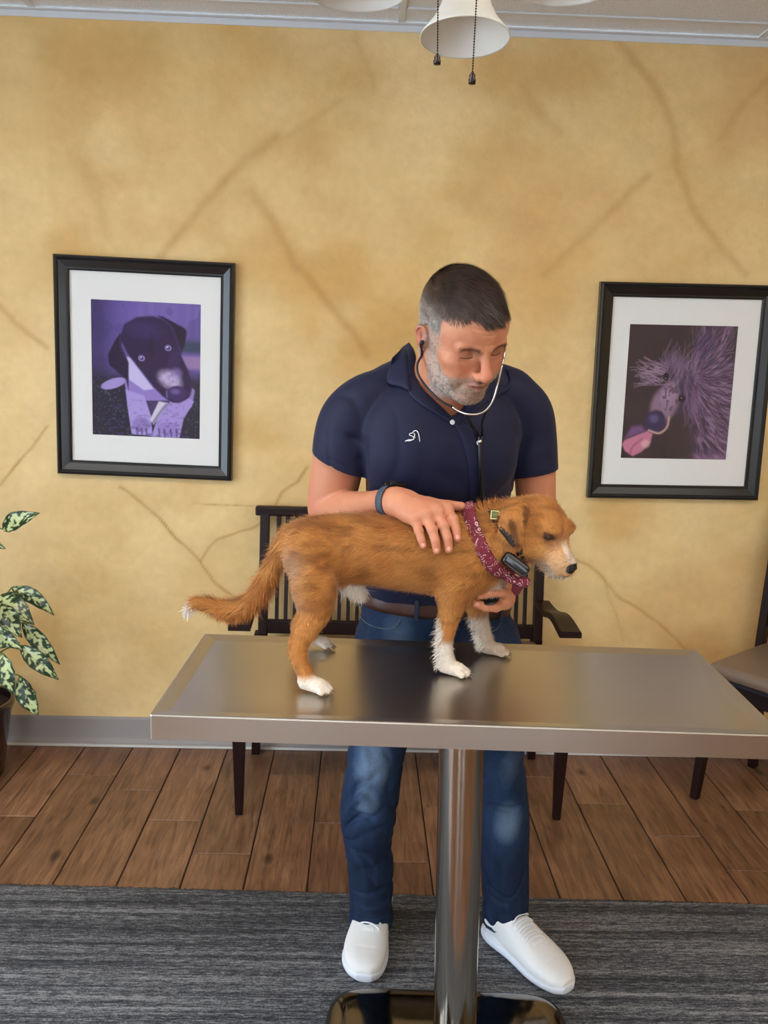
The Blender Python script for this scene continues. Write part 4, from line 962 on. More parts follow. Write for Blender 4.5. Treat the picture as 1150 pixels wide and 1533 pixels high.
    g.cap(T[0], T[1], .0160, .0125, .012); g.cap(T[1], T[2], .0120, .0105, .003); g.cap(T[2], T[3], .0105, .0085, .002)
    # ---- the hand under the dog's chest
    g2 = SDF((.20, 1.465, .915), (.40, 1.73, 1.125), .00155, .02)
    w2 = P_(754, 883, 1.655); g2.cap(P_(757, 874, 1.68), w2, .020, .019, .01)
    pc = P_(755, 895, 1.610); g2.cap(w2, pc, .020, .019, .015); g2.cap(pc, P_(757, 888, 1.585), .017, .015, .012); g2.cap(P_(760, 867, 1.570), P_(759, 884, 1.590), .0105, .014, .010); g2.cap(pc, P_(756, 902, 1.59), .017, .014, .012)
    F_ = [([(764, 889, 1.578), (749, 886, 1.556), (732, 888, 1.546), (717, 892, 1.543)], .0092), ([(757, 884, 1.600), (743, 880, 1.590), (728, 880, 1.583), (715, 882, 1.580)], .0090), ([(757, 886, 1.620), (743, 881, 1.614), (728, 880, 1.610), (716, 882, 1.606)], .0087),
          ([(757, 888, 1.638), (745, 882, 1.636), (732, 880, 1.634), (722, 880, 1.632)], .0078), ([(755, 902, 1.586), (743, 909, 1.566), (727, 908, 1.552), (712, 903, 1.548)], .0098)]
    for j, (pts, r) in enumerate(F_):
        Q = [P_(*p) for p in pts]; g2.cap(Q[0], Q[1], r*1.15, r, .008); g2.cap(Q[1], Q[2], r, r*.94, .0015); g2.cap(Q[2], Q[3], r*.94, r*.82, .0015)
        if j in (0, 4): nails.append((Q[2], Q[3], r*.82))
    out = [(V1, F1, C1), (V2, F2, C2)]
    for q in (g, g2):
        V, F = q.mesh(); V = relax(V, F, 1, .4); n1 = vnoise(V, 60, 52, 3)[:, None]; C = SKIN*(1-.45*n1)+SKIN_RED*.45*n1
        tips = np.min([np.linalg.norm(V-b, axis=1) for a, b, r in nails], 0); t = (np.exp(-(tips/.014)**2)*.5)[:, None]; C = C*(1-t)+SKIN_RED*t
        out.append((V, F, C))
    b = 0; VV, FF, CC = [], [], []
    for V, F, C in out: VV.append(V); FF.append(F+b); CC.append(C); b += len(V)
    me = np_mesh('body', np.concatenate(VV), np.concatenate(FF)); set_cols(me, np.concatenate(CC))
    m = mat('skin', rough=.48, attr='paint', spec=.4, sss=.12, bump=.25, bscale=650, bdist=.0008)
    o = link('body', me, m, None, True); part(o, MAN)
    M_NAIL = mat('fingernail', (212, 152, 132), rough=.3)
    for a, b_, r in nails:
        t = nrm(b_-a); dn = nrm(np.array((0, -1, .15))-t*np.dot((0, -1, .15), t)); sd = np.cross(t, dn); R = np.stack([sd, dn, t], 1)
        q = MB().ball((0, 0, 0), 1.0, n=12); 
        for v in q.bm.verts: v.co = Vector(b_+dn*r*.68-t*r*.20+R@np.array([v.co.x*r*.60, v.co.y*r*.42, v.co.z*r*.80]))
        q.build('fingernail', M_NAIL, o, True)
    bpy.context.view_layer.update(); bf = bvh_of(o)
    def face(x, z, off=.0003):
        a = Vector(MW((x, .2, z))); d = Vector(-MR[:, 1]); l, nn, i_, t_ = bf.ray_cast(a, d); return np.array(l)-np.array(d)*off
    ML2 = mat('eyelash', (70, 44, 36), rough=.7)
    for q in (-1, 1):
        MB().tube(spline([face(q*.0195, -.0068), face(q*.026, -.0086), face(q*.034, -.0092), face(q*.0435, -.0082)], 5), [.0003]+[.0008]*14+[.0004], 6).build('eyelashes', ML2, o, True)
    # eyeballs under lowered lids
    for q in (-1, 1):
        e = MB().ball((0, 0, 0), .0122, n=16).build('eye', mat('eye', (60, 48, 42), rough=.08), None, True); e.location = MW((q*.032, .0664, -.0020)); part(e, o)
    return o, Lh, N1, F1, s
BODY, LH, NH, FH, ARMF = man_head_and_body()
# ---- hair and beard
def man_hair():
    P, n = sample_surface(LH, NH, FH, 120000, 8); hm = hair_mask(P); r = np.random.default_rng(3)
    k = (r.random(len(P)) < hm) & ~((np.abs(P[:, 0]) > .0765) & (P[:, 1] < .010) & (P[:, 1] > -.036) & (P[:, 2] < .012)); A, An = P[k], n[k]; x, y, z = A.T
    topw = sstep(.050, .085, z+.25*np.clip(y-.02, 0, 1)); D = np.stack([.45+.0*x, 1.0+.0*x, -.15+.0*x], 1)*topw[:, None]+np.stack([.0*x, -.55+.0*x, -1+.0*x], 1)*(1-topw[:, None])
    D[:, 0] += (vnoise(A, 45, 61, 2)-.5)*1.6*topw; ln = .0060+.0170*topw*(1-.4*sstep(-.01, -.06, y)); frw = topw*sstep(.045, .075, y); bend_ = .10+.16*topw+.25*frw
    hc = (SIDE*(1-topw[:, None])+BROWN*topw[:, None]); gr = ((1-topw)*sstep(.065, .012, z)*.75)[:, None]; hc = hc*(1-gr)+GREYH*.85*gr
    hc = hc*(1+1.5*(vnoise(A*np.array([1, .30, 1]), 190, 62, 2)[:, None]-.45)); W_ = lambda Q: MO+Q@MR.T; R_ = lambda Q: Q@MR.T
    h = strands('hair', W_(A), R_(An), R_(D), ln, np.full(len(A), .00034), np.clip(hc, .005, 1), mat('short_hair', rough=.42, attr='paint', spec=.45), BODY, .17, .11, 9, 3)
    P, n = sample_surface(LH, NH, FH, 170000, 9); bm = beard_mask(P)*(.55+.6*sstep(.02, -.01, np.abs(P[:, 2]+.09)-.03)); r = np.random.default_rng(4); k = r.random(len(P)) < bm*.72; A, An = P[k], n[k]
    D = np.stack([A[:, 0]*4, .25+0*A[:, 0], -1+0*A[:, 0]], 1); mou = (A[:, 1] > .085) & (A[:, 2] > -.064); gc = np.tile(np.array(lin((196, 188, 178))[:3]), (len(A), 1)); gc[A[:, 1] > .07] = np.array(lin((170, 154, 134))[:3]); gc[mou] = np.array(lin((140, 112, 92))[:3])
    mixn = vnoise(A, 260, 71, 1); gc[mixn < .38] *= .45
    strands('beard', W_(A), R_(An), R_(D), np.full(len(A), .0032), np.full(len(A), .00023), gc, mat('grey_beard', rough=.6, attr='paint'), BODY, .55, .35, 10, 2)
    # eyebrows
    T = []
    for q in (-1, 1):
        m = np.where((np.abs((P[:, 0]*q-.030)) < .019) & (np.abs(P[:, 2]-(.0090+.003*np.sin((P[:, 0]*q-.012)*70))) < .0036) & (P[:, 1] > .05) & (n[:, 1] > .2))[0]; T.append((P[m], n[m], np.tile([q*1.0, 0, .25], (len(m), 1))))
    A = np.concatenate([t[0] for t in T]); An = np.concatenate([t[1] for t in T]); D = np.concatenate([t[2] for t in T])
    strands('eyebrow', W_(A), R_(An), R_(D), np.full(len(A), .0065), np.full(len(A), .00022), np.tile(np.array(lin((112, 90, 76))[:3]), (len(A), 1)), mat('eyebrow_hair', rough=.6, attr='paint'), BODY, .3, .3, 11, 2)
man_hair()
# ---- polo shirt
M_NAVY = mat('navy_knit', (17, 20, 50), rough=.65, sheen=.05, noise=.06, nscale=12, bump=.25, bscale=900, bdist=.0006, spec=.35)
def shirt():
    s = SDF((-.165, 1.60, .90), (.50, 2.09, 1.545), .003, .045)
    s.loft(2, [(.915, .186, 1.925, .176, .122), (.96, .183, 1.915, .176, .124), (1.04, .172, 1.89, .170, .124), (1.12, .164, 1.862, .164, .122), (1.21, .160, 1.825, .168, .126), (1.30, .160, 1.795, .176, .125), (1.37, .162, 1.775, .180, .108), (1.425, .163, 1.77, .150, .085), (1.465, .160, 1.775, .095, .070), (1.49, .155, 1.78, .06, .055)], .28, 0, 2.3)
    def A(pts, k=.02): s.chain([W(a, b, y) for a, b, y, r in pts], [S(y, r) for a, b, y, r in pts], k)
    A([(590, 580, 1.765, 26), (552, 596, 1.755, 33), (524, 624, 1.750, 38), (515, 660, 1.755, 40.5), (512, 700, 1.765, 41), (508, 730, 1.775, 41)], .035)
    A([(740, 580, 1.80, 24), (770, 593, 1.82, 29), (790, 618, 1.835, 33), (798, 660, 1.845, 31.5), (800, 705, 1.852, 31.5), (801, 735, 1.855, 31)], .035)
    # pectorals, trapezius
    s.ell((.085, 1.715, 1.31), (.075, .045, .055), None, .04); s.ell((.235, 1.745, 1.305), (.075, .045, .055), None, .04)
    s.cap(W(585, 566, 1.79), W(625, 545, 1.80), .030, .035, .03); s.cap(W(765, 575, 1.83), W(720, 560, 1.815), .030, .035, .03)
    # cuffs
    def cut(a, b, c0, lo, hi):
        a, b = np.array(a), np.array(b); t = nrm(b-a); s.field(lambda D, X, Y, Z: np.maximum(D, ((X-c0[0])*t[0]+(Y-c0[1])*t[1]+(Z-c0[2])*t[2])), lo, hi)
    # left cuff line runs from (478,680) to (547,712) in the picture
    cl = W(512, 697, 1.755); u = nrm(W(547, 712, 1.75)-W(478, 682, 1.75)); dn = nrm(np.cross(u, (0, -1, 0))); dn = dn*np.sign(-dn[2]); dn = nrm(dn+np.array([0, .12, 0]))
    cut((0, 0, 0), dn, cl, (-.165, 1.60, 1.10), (W(549, 712, 1.75)[0], 2.0, 1.36))
    cr = W(799, 709, 1.85); u = nrm(W(826, 704, 1.85)-W(773, 714, 1.85)); dn2 = nrm(np.cross(u, (0, -1, 0))); dn2 = dn2*np.sign(-dn2[2])
    cut((0, 0, 0), dn2, cr, (W(771, 720, 1.84)[0], 1.70, 1.10), (.50, 2.09, 1.36))
    # folds
    w_ = lambda *p: [W(a, b, y) for a, b, y in p]
    F_ = [([(548, 660, 1.69), (545, 690, 1.70), (548, 720, 1.72)], -.006, .014), ([(498, 590, 1.72), (530, 600, 1.70), (545, 640, 1.68)], -.004, .010), ([(500, 640, 1.70), (525, 655, 1.70), (545, 668, 1.69)], -.006, .010),
          ([(486, 655, 1.71), (510, 675, 1.71), (540, 690, 1.71)], -.0055, .009), ([(555, 690, 1.70), (600, 700, 1.68), (660, 690, 1.68)], -.004, .014), ([(560, 730, 1.71), (620, 725, 1.69), (690, 735, 1.70)], .004, .014),
          ([(772, 660, 1.76), (770, 690, 1.77), (770, 720, 1.78)], -.006, .014), ([(815, 640, 1.80), (798, 652, 1.80), (780, 670, 1.80)], -.003, .012), ([(824, 668, 1.80), (800, 680, 1.80), (780, 698, 1.80)], .004, .010),
          ([(725, 700, 1.72), (750, 690, 1.73), (768, 670, 1.75)], -.004, .012), ([(735, 735, 1.73), (755, 715, 1.74), (768, 695, 1.76)], .005, .010), ([(700, 750, 1.72), (730, 720, 1.72), (750, 690, 1.74)], -.004, .012),
          ([(600, 600, 1.70), (640, 640, 1.67), (690, 660, 1.68)], -.003, .012), ([(545, 575, 1.72), (575, 560, 1.74)], -.0025, .008), ([(780, 590, 1.78), (800, 610, 1.79)], -.003, .010),
          ([(575, 880, 1.80), (600, 860, 1.79), (640, 870, 1.79)], .006, .016), ([(560, 860, 1.81), (600, 885, 1.80), (650, 895, 1.80)], -.006, .012)]
    for pts, a, r in F_: s.bump(w_(*pts), a*1.25, r*.85)
    # placket and button line
    s.bump(w_((690, 640, 1.675), (712, 680, 1.68), (716, 740, 1.70)), .0015, .014)
    s.plane((.186, 1.93, .950), (-.08, -.05, -1), .004)
    # neck opening: the V under the chin
    s.cap(MW((0, -.036, -.060)), (.150, 1.80, 1.49), .066, .062, .006, 's')
    for a, b, ra, rb in ((W(660, 575, 1.71), W(676, 600, 1.690), .052, .030), (W(674, 596, 1.690), W(683, 612, 1.672), .028, .010)): s.cap(a, b, ra, rb, .006, 's')
    o, V, N, F = sdf_obj('polo_shirt', s, M_NAVY, None, None, 2, lambda V: creases(V, 9, (1.0, 1.0, .45), 71, .0022)*sstep(1.46, 1.34, V[:, 2])); part(o, MAN); return o
SHIRT = shirt()
bvS = bvh_of(SHIRT); bvSB = bvh_of(SHIRT, BODY)
# ---- jeans
def jeans():
    s = SDF((-.10, 1.74, .035), (.52, 2.13, .995), .003, .045)
    s.loft(2, [(.70, .195, 1.965, .185, .115), (.78, .195, 1.955, .190, .125), (.86, .190, 1.945, .186, .126), (.92, .186, 1.935, .180, .124), (.975, .184, 1.925, .177, .124)], .28, 0, 2.3)
    def L(pts, k=.02): s.chain([W(a, b, y) for a, b, y, r in pts], [S(y, r) for a, b, y, r in pts], k)
    L([(594, 960, 1.94, 66), (582, 1040, 1.93, 56), (567, 1105, 1.915, 44.5), (560, 1150, 1.905, 43), (552, 1215, 1.90, 44), (552, 1260, 1.915, 38), (556, 1310, 1.955, 35.5), (556, 1360, 1.995, 35), (555, 1402, 2.03, 35)], .02)
    L([(716, 965, 1.955, 66), (728, 1040, 1.955, 56), (738, 1105, 1.95, 47), (744, 1160, 1.945, 45), (750, 1225, 1.945, 45), (755, 1275, 1.96, 39), (757, 1330, 1.975, 37), (756, 1375, 1.99, 35.5), (754, 1410, 2.0, 36)], .02)
    def cutp(c0, t, lo, hi): t = nrm(t); s.field(lambda D, X, Y, Z: np.maximum(D, ((X-c0[0])*t[0]+(Y-c0[1])*t[1]+(Z-c0[2])*t[2])), lo, hi)
    cutp(W(555, 1390, 1.98), (-.08, -.18, -1), (-.10, 1.74, .035), (.20, 2.13, .3)); cutp((.40, 1.935, .058), (-.03, -.05, -1), (.20, 1.74, .035), (.52, 2.13, .3))
    s.plane((.186, 1.93, .956), (.08, .05, 1), .004)
    r = np.random.default_rng(12); w_ = lambda *p: [W(a, b, y) for a, b, y in p]
    F_ = [([(510, 1225, 1.87), (535, 1195, 1.83), (552, 1205, 1.83)], .010, .014), ([(512, 1212, 1.87), (535, 1180, 1.84), (560, 1165, 1.84)], -.010, .012), ([(515, 1240, 1.88), (540, 1222, 1.84), (560, 1225, 1.84)], -.009, .012), ([(525, 1175, 1.86), (552, 1150, 1.84), (590, 1140, 1.86)], .006, .014),
          ([(540, 1110, 1.85), (550, 1150, 1.845), (545, 1190, 1.84)], .006, .014), ([(575, 1120, 1.85), (585, 1150, 1.86), (580, 1180, 1.85)], -.005, .012), ([(520, 1260, 1.89), (545, 1282, 1.86), (560, 1310, 1.87)], -.007, .012), ([(525, 1285, 1.90), (550, 1300, 1.88), (580, 1290, 1.89)], .006, .012),
          ([(528, 1330, 1.93), (555, 1340, 1.90), (585, 1322, 1.91)], -.007, .010), ([(525, 1352, 1.94), (550, 1362, 1.92), (585, 1350, 1.93)], .007, .009), ([(528, 1372, 1.95), (555, 1378, 1.93), (582, 1366, 1.94)], -.006, .008),
          ([(785, 1190, 1.92), (765, 1210, 1.885), (735, 1205, 1.88)], -.009, .012), ([(790, 1210, 1.92), (770, 1228, 1.885), (735, 1225, 1.88)], .008, .012), ([(785, 1245, 1.92), (765, 1255, 1.90), (735, 1248, 1.90)], -.006, .012), ([(760, 1120, 1.89), (765, 1150, 1.89), (760, 1185, 1.885)], .005, .014),
          ([(728, 1335, 1.94), (755, 1350, 1.925), (785, 1335, 1.94)], -.006, .010), ([(728, 1365, 1.95), (755, 1375, 1.935), (785, 1362, 1.95)], .006, .009), ([(785, 1290, 1.94), (765, 1305, 1.92), (740, 1300, 1.92)], .005, .012),
          ([(560, 925, 1.80), (585, 938, 1.79), (600, 930, 1.79)], -.003, .005), ([(535, 950, 1.83), (570, 960, 1.81), (610, 955, 1.80)], -.004, .010)]
    for pts, a, q in F_: s.bump(w_(*pts), a*1.5, q*.75)
    def colf(V, N):
        dk = np.array(lin((15, 25, 47))[:3]); md = np.array(lin((44, 65, 97))[:3]); lt = np.array(lin((134, 156, 180))[:3]); n1 = vnoise(V, 9, 81, 4); n2 = vnoise(V*np.array([1, 1, .3]), 60, 82, 3)
        c = dk*(1-n2[:, None]*.5)+md*n2[:, None]*.5
        pale = np.zeros(len(V))  # weight of the paler blue on thighs and knees
        for p, r_, a in ((W(556, 1140, 1.85), .075, .9), (W(548, 1195, 1.84), .055, .75), (W(762, 1230, 1.88), .065, .75), (W(765, 1150, 1.89), .08, .55), (W(600, 960, 1.81), .09, .6), (W(720, 960, 1.83), .09, .4)):
            q = (V-p)/np.array([.75, 1, 1.25]); pale = np.maximum(pale, a*np.exp(-(np.linalg.norm(q, axis=1)/r_)**2))
        pale = np.clip(pale*(.55+.9*n1), 0, 1)[:, None]; mid_ = np.clip(pale*1.6, 0, 1); c = c*(1-mid_)+md*mid_; hi = np.clip(pale*1.3-.5, 0, 1); return c*(1-hi)+lt*hi
    o, V, N, F = sdf_obj('jeans', s, mat('blue_denim', rough=.8, attr='paint', noise=.18, nscale=220, bump=.3, bscale=700, bdist=.0008, spec=.25), None, colf, 2, lambda V: creases(V, 8, (1, 1, 1.5), 75, .0045)*(.35+.65*sstep(.85, .6, V[:, 2]))); part(o, MAN); return o
JEANS = jeans(); bvJ = bvh_of(JEANS)
# ================================================================= CLOTHING DETAILS, WATCH, SHOES
def strip(name, A, B, m, root, thick=.0018, nu=28, nv=6, bulge=0.0, out=(0, -1, .1), smooth=True):
    """thin cloth panel between two curves"""
    def res(P, n):
        P = spline(P, 8) if len(P) > 2 else np.array(P, float); d = np.r_[0, np.cumsum(np.linalg.norm(np.diff(P, axis=0), axis=1))]; t = np.linspace(0, d[-1], n)
        return np.stack([np.interp(t, d, P[:, i]) for i in range(3)], 1)
    a, b = res(A, nu), res(B, nu); G = []
    for j in range(nv):
        t = j/(nv-1); G.append(a*(1-t)+b*t+np.array(out)*bulge*math.sin(math.pi*t))
    G = np.array(G); du = np.gradient(G, axis=1); dv = np.gradient(G, axis=0); N = np.cross(du, dv); N /= np.linalg.norm(N, axis=2, keepdims=True)+1e-9
    top = (G+N*thick/2).reshape(-1, 3); bot = (G-N*thick/2).reshape(-1, 3); k = nu*nv; V = np.concatenate([top, bot]); F = []
    for j in range(nv-1):
        for i in range(nu-1):
            q = j*nu+i; F.append((q, q+1, q+nu+1, q+nu)); F.append((k+q, k+q+nu, k+q+nu+1, k+q+1))
    for i in range(nu-1): F.append((i, k+i, k+i+1, i+1)); q = (nv-1)*nu+i; F.append((q, q+1, k+q+1, k+q))
    for j in range(nv-1): q = j*nu; F.append((q, q+nu, k+q+nu, k+q)); q = j*nu+nu-1; F.append((q, k+q, k+q+nu, q+nu))
    me = np_mesh(name, V, np.array(F)); o = link(name, me, m, None, smooth)
    if root is not None: part(o, root)
    return o
def on(bv, pts, off, fb=None):
    out = []
    for p in pts:
        l, n = hit(bv, p[0], p[1], off)
        out.append(l if l is not None and (fb is None or abs(l[1]-fb) < .12) else W(p[0], p[1], fb if fb else 1.75))
    return out
def ring_on(bv, c, axis, ref, off, n=64, rmax=.12, smooth=3):
    axis = nrm(axis); e1 = nrm(np.array(ref)-axis*np.dot(ref, axis)); e2 = np.cross(axis, e1); R = []
    for k in range(n):
        a = 2*math.pi*k/n; d = e1*math.cos(a)+e2*math.sin(a); o = Vector(c); tot = 0; best = None
        for _ in range(6):
            l, nn, i, t = bv.ray_cast(o, Vector(d))
            if l is None: break
            tot += t; 
            if tot > rmax: break
            best = tot; o = l+Vector(d)*1e-4
        R.append(best if best else np.nan)
    R = np.array(R); m = np.nanmedian(R); R = np.where(np.isnan(R), m, R)+off
    for _ in range(smooth): R = np.maximum(R, (np.roll(R, 1)+2*R+np.roll(R, -1))/4)*.5+(np.roll(R, 1)+2*R+np.roll(R, -1))/8
    P = np.array([np.array(c)+(e1*math.cos(2*math.pi*k/n)+e2*math.sin(2*math.pi*k/n))*R[k] for k in range(n)]); return P, e1, e2
def band(name, P, axis, width, thick, m, root, colf=None, wob=0.0, n_in=5, prof=None, tilt=0.0):
    """closed ribbon through ring points P, width along axis"""
    axis = nrm(axis); c = P.mean(0); n = len(P); V = []; rows = []
    for j in range(n_in): t = j/(n_in-1)-.5; rows.append((t*width, thick*.5*math.cos(math.pi*t)))
    prof_ = [(a, b) for a, b in rows]+[(a, -b*.3) for a, b in rows[::-1]]
    k = len(prof_)
    for i in range(n):
        r = P[i]-c; r = nrm(r-axis*np.dot(r, axis))
        for a, b in prof_: V.append(P[i]+axis*a+r*(b+tilt*a+(wob*math.sin(i*1.7+a*200) if wob else 0)))
    F = [(i*k+j, i*k+(j+1) % k, ((i+1) % n)*k+(j+1) % k, ((i+1) % n)*k+j) for i in range(n) for j in range(k)]
    V = np.array(V)
    if wob: V = V+nrm((0, -1, .2))*((vnoise(V, 55, 93, 2)-.5)*.005)[:, None]
    me = np_mesh(name, V, np.array(F))
    if colf is not None: set_cols(me, colf(V))
    o = link(name, me, m, None, True)
    if root is not None: part(o, root)
    return o
# --- collar, placket, buttons, emblem
fold = [(603, 520, 1.800), (610, 528, 1.760), (612, 555, 1.715), (613, 584, 1.683)]
l_out = on(bvS, [(588, 536), (582, 556), (579, 574), (600, 582), (613, 587)], .006, 1.74)
strip('collar', [W(*p) for p in fold], l_out, M_NAVY, SHIRT, .0026, bulge=.004)
def stand(upper, inner_up, low_px, dpx, dy, off=.003):
    L_ = on(bvS, low_px, off, 1.70); I_ = []
    for p, l, d in zip(low_px, L_, dpx): I_.append(W(p[0]+d[0], p[1]+d[1], l[1]+dy))
    strip('collar_stand', upper+L_, inner_up+I_, M_NAVY, SHIRT, .0026, 40, 6, .0015)
stand([W(*p) for p in fold[:3]], [W(613, 513, 1.80), W(621, 528, 1.765), W(625, 556, 1.735)], [(612, 588), (627, 604), (648, 618), (676, 633)], [(16, -12), (13, -14), (9, -12), (3, -6)], .010)
rfold = [(752, 548, 1.835), (748, 560, 1.80), (738, 580, 1.755), (724, 600, 1.722)]
strip('collar', [W(*p) for p in rfold], on(bvS, [(758, 556), (764, 572), (760, 585), (748, 592), (728, 603)], .006, 1.78), M_NAVY, SHIRT, .0026, bulge=.003)
stand([W(*p) for p in rfold[:2]], [W(744, 545, 1.83), W(738, 560, 1.795)], [(738, 592), (722, 608), (706, 621), (684, 636)], [(-12, -14), (-13, -12), (-12, -9), (-4, -6)], .010)
strip('placket', on(bvS, [(678, 634), (690, 655), (700, 690), (703, 725), (704, 760)], .0016, 1.69), on(bvS, [(702, 634), (716, 655), (724, 690), (726, 725), (726, 760)], .0016, 1.69), M_NAVY, SHIRT, .0022, nv=4)
M_BTN = mat('pearl_button', (210, 212, 220), rough=.2)
for a, b in ((676, 633), (715, 663)):
    l, n = hit(bvS, a, b, .005); M_ = Vector(n).to_track_quat('Z', 'Y').to_matrix()
    MB().lathe([(.0001, 0), (.0048, 0), (.0052, .0008), (.0048, .0018), (.0034, .0014), (.0001, .0012)], l, 18, M_).build('button', M_BTN, SHIRT, True)
for nm, a, b, c0 in (('left', (478, 682), (547, 712), None), ('right', (826, 704), (773, 714), None)):
    pts = [(a[0]+(b[0]-a[0])*t+0, a[1]+(b[1]-a[1])*t-4) for t in np.linspace(.06, .94, 9)]; P = [p for p in on(bvS, pts, .0004, 1.75)]
    MB().tube(spline(P, 3), .0007, 5).build('hem_stitch', M_NAVY, SHIRT, True)
em = MB(); ex = lambda X, Y: (580+X/4.107, 370+Y/4.107)
for st in ([(110, 1194), (132, 1184), (156, 1184), (163, 1173), (151, 1161), (137, 1156), (139, 1146), (154, 1142), (165, 1130), (181, 1130), (191, 1146), (196, 1170), (200, 1196)], [(160, 1145), (169, 1152), (164, 1166), (172, 1170)], [(112, 1190), (140, 1190), (160, 1180)]):
    em.tube(spline(on(bvS, [ex(*p) for p in st], .0008, 1.68), 3), .00085, 6)
em.build('dog_head_emblem', mat('white_thread', (235, 235, 238), rough=.7), SHIRT, True)
# --- belt with loops
M_BELT = mat('brown_leather', (66, 35, 26), rough=.42, noise=.15, nscale=40, bump=.3, bscale=300)
bc = np.array([.186, 1.932, .961]); bP, _, _ = ring_on(bvh_of(SHIRT, JEANS), bc-np.array([0, 0, .006]), (.08, .05, 1), (0, -1, 0), .003, 72, .25, 4)
band('belt', bP, (.08, .05, 1), .034, .006, M_BELT, MAN)
M_DEN2 = bpy.data.materials['blue_denim']
for k in (2, 68, 58, 12):
    p = bP[k % 72]; r = nrm((p-bc)*np.array([1, 1, 0])); o = MB().box(p+r*.005, (.010, .004, .046), Matrix((Vector(np.cross((0, 0, 1), r)), Vector(r), Vector((0, 0, 1)))).transposed(), .0015); o.build('belt_loop', mat('denim_loop', (26, 36, 58), rough=.8), JEANS)
# waistband, pocket and seam stitching on the jeans
M_ST = mat('denim_stitch', (96, 104, 118), rough=.8)
for st in ([(538, 922), (552, 934), (575, 941), (592, 938), (600, 926)], [(750, 932), (742, 942), (730, 946), (715, 942)], [(525, 1381), (540, 1387), (556, 1389), (572, 1387), (585, 1381)], [(728, 1388), (742, 1394), (756, 1396), (770, 1394), (784, 1388)]):
    P = on(bvJ, st, .0018, 1.9); MB().tube(spline(P, 4), .0009, 5).build('stitching', M_ST, JEANS, True)
# --- wrist watch
bvB = bvh_of(BODY); wc = W(588, 752, 1.598); wax = nrm(W(590, 750, 1.592)-W(562, 755, 1.640))
wP, e1, e2 = ring_on(bvB, wc, wax, (0, 0, 1), .0034, 48, .045, 5)
wb = band('wristwatch', wP, wax, .021, .0034, mat('slate_strap', (62, 74, 88), rough=.55), MAN)
zc = nrm(np.array([.10, .12, 1])-wax*np.dot([.10, .12, 1], wax)); sd = np.cross(wax, zc); _t = np.sort((wP-wc)@zc)[::-1]; rad = float(np.mean(_t[:5]))
Rw = Matrix((Vector(wax), Vector(sd), Vector(zc))).transposed(); cc = wc+zc*(rad-.0005)+wax*.004
MB().box(cc, (.034, .037, .009), Rw, .004, 4).build('watch_case', mat('watch_case', (24, 25, 28), rough=.3, metal=.6), wb, True)
MB().box(cc+zc*.0047, (.029, .032, .0014), Rw, .0006, 2).build('watch_screen', mat('watch_screen', (6, 6, 8), rough=.04, coat=1), wb, True)
MB().tube([cc+sd*.0185, cc+sd*.021], .003, 12).build('watch_crown', mat('watch_crown', (60, 60, 64), rough=.3, metal=1), wb, True)
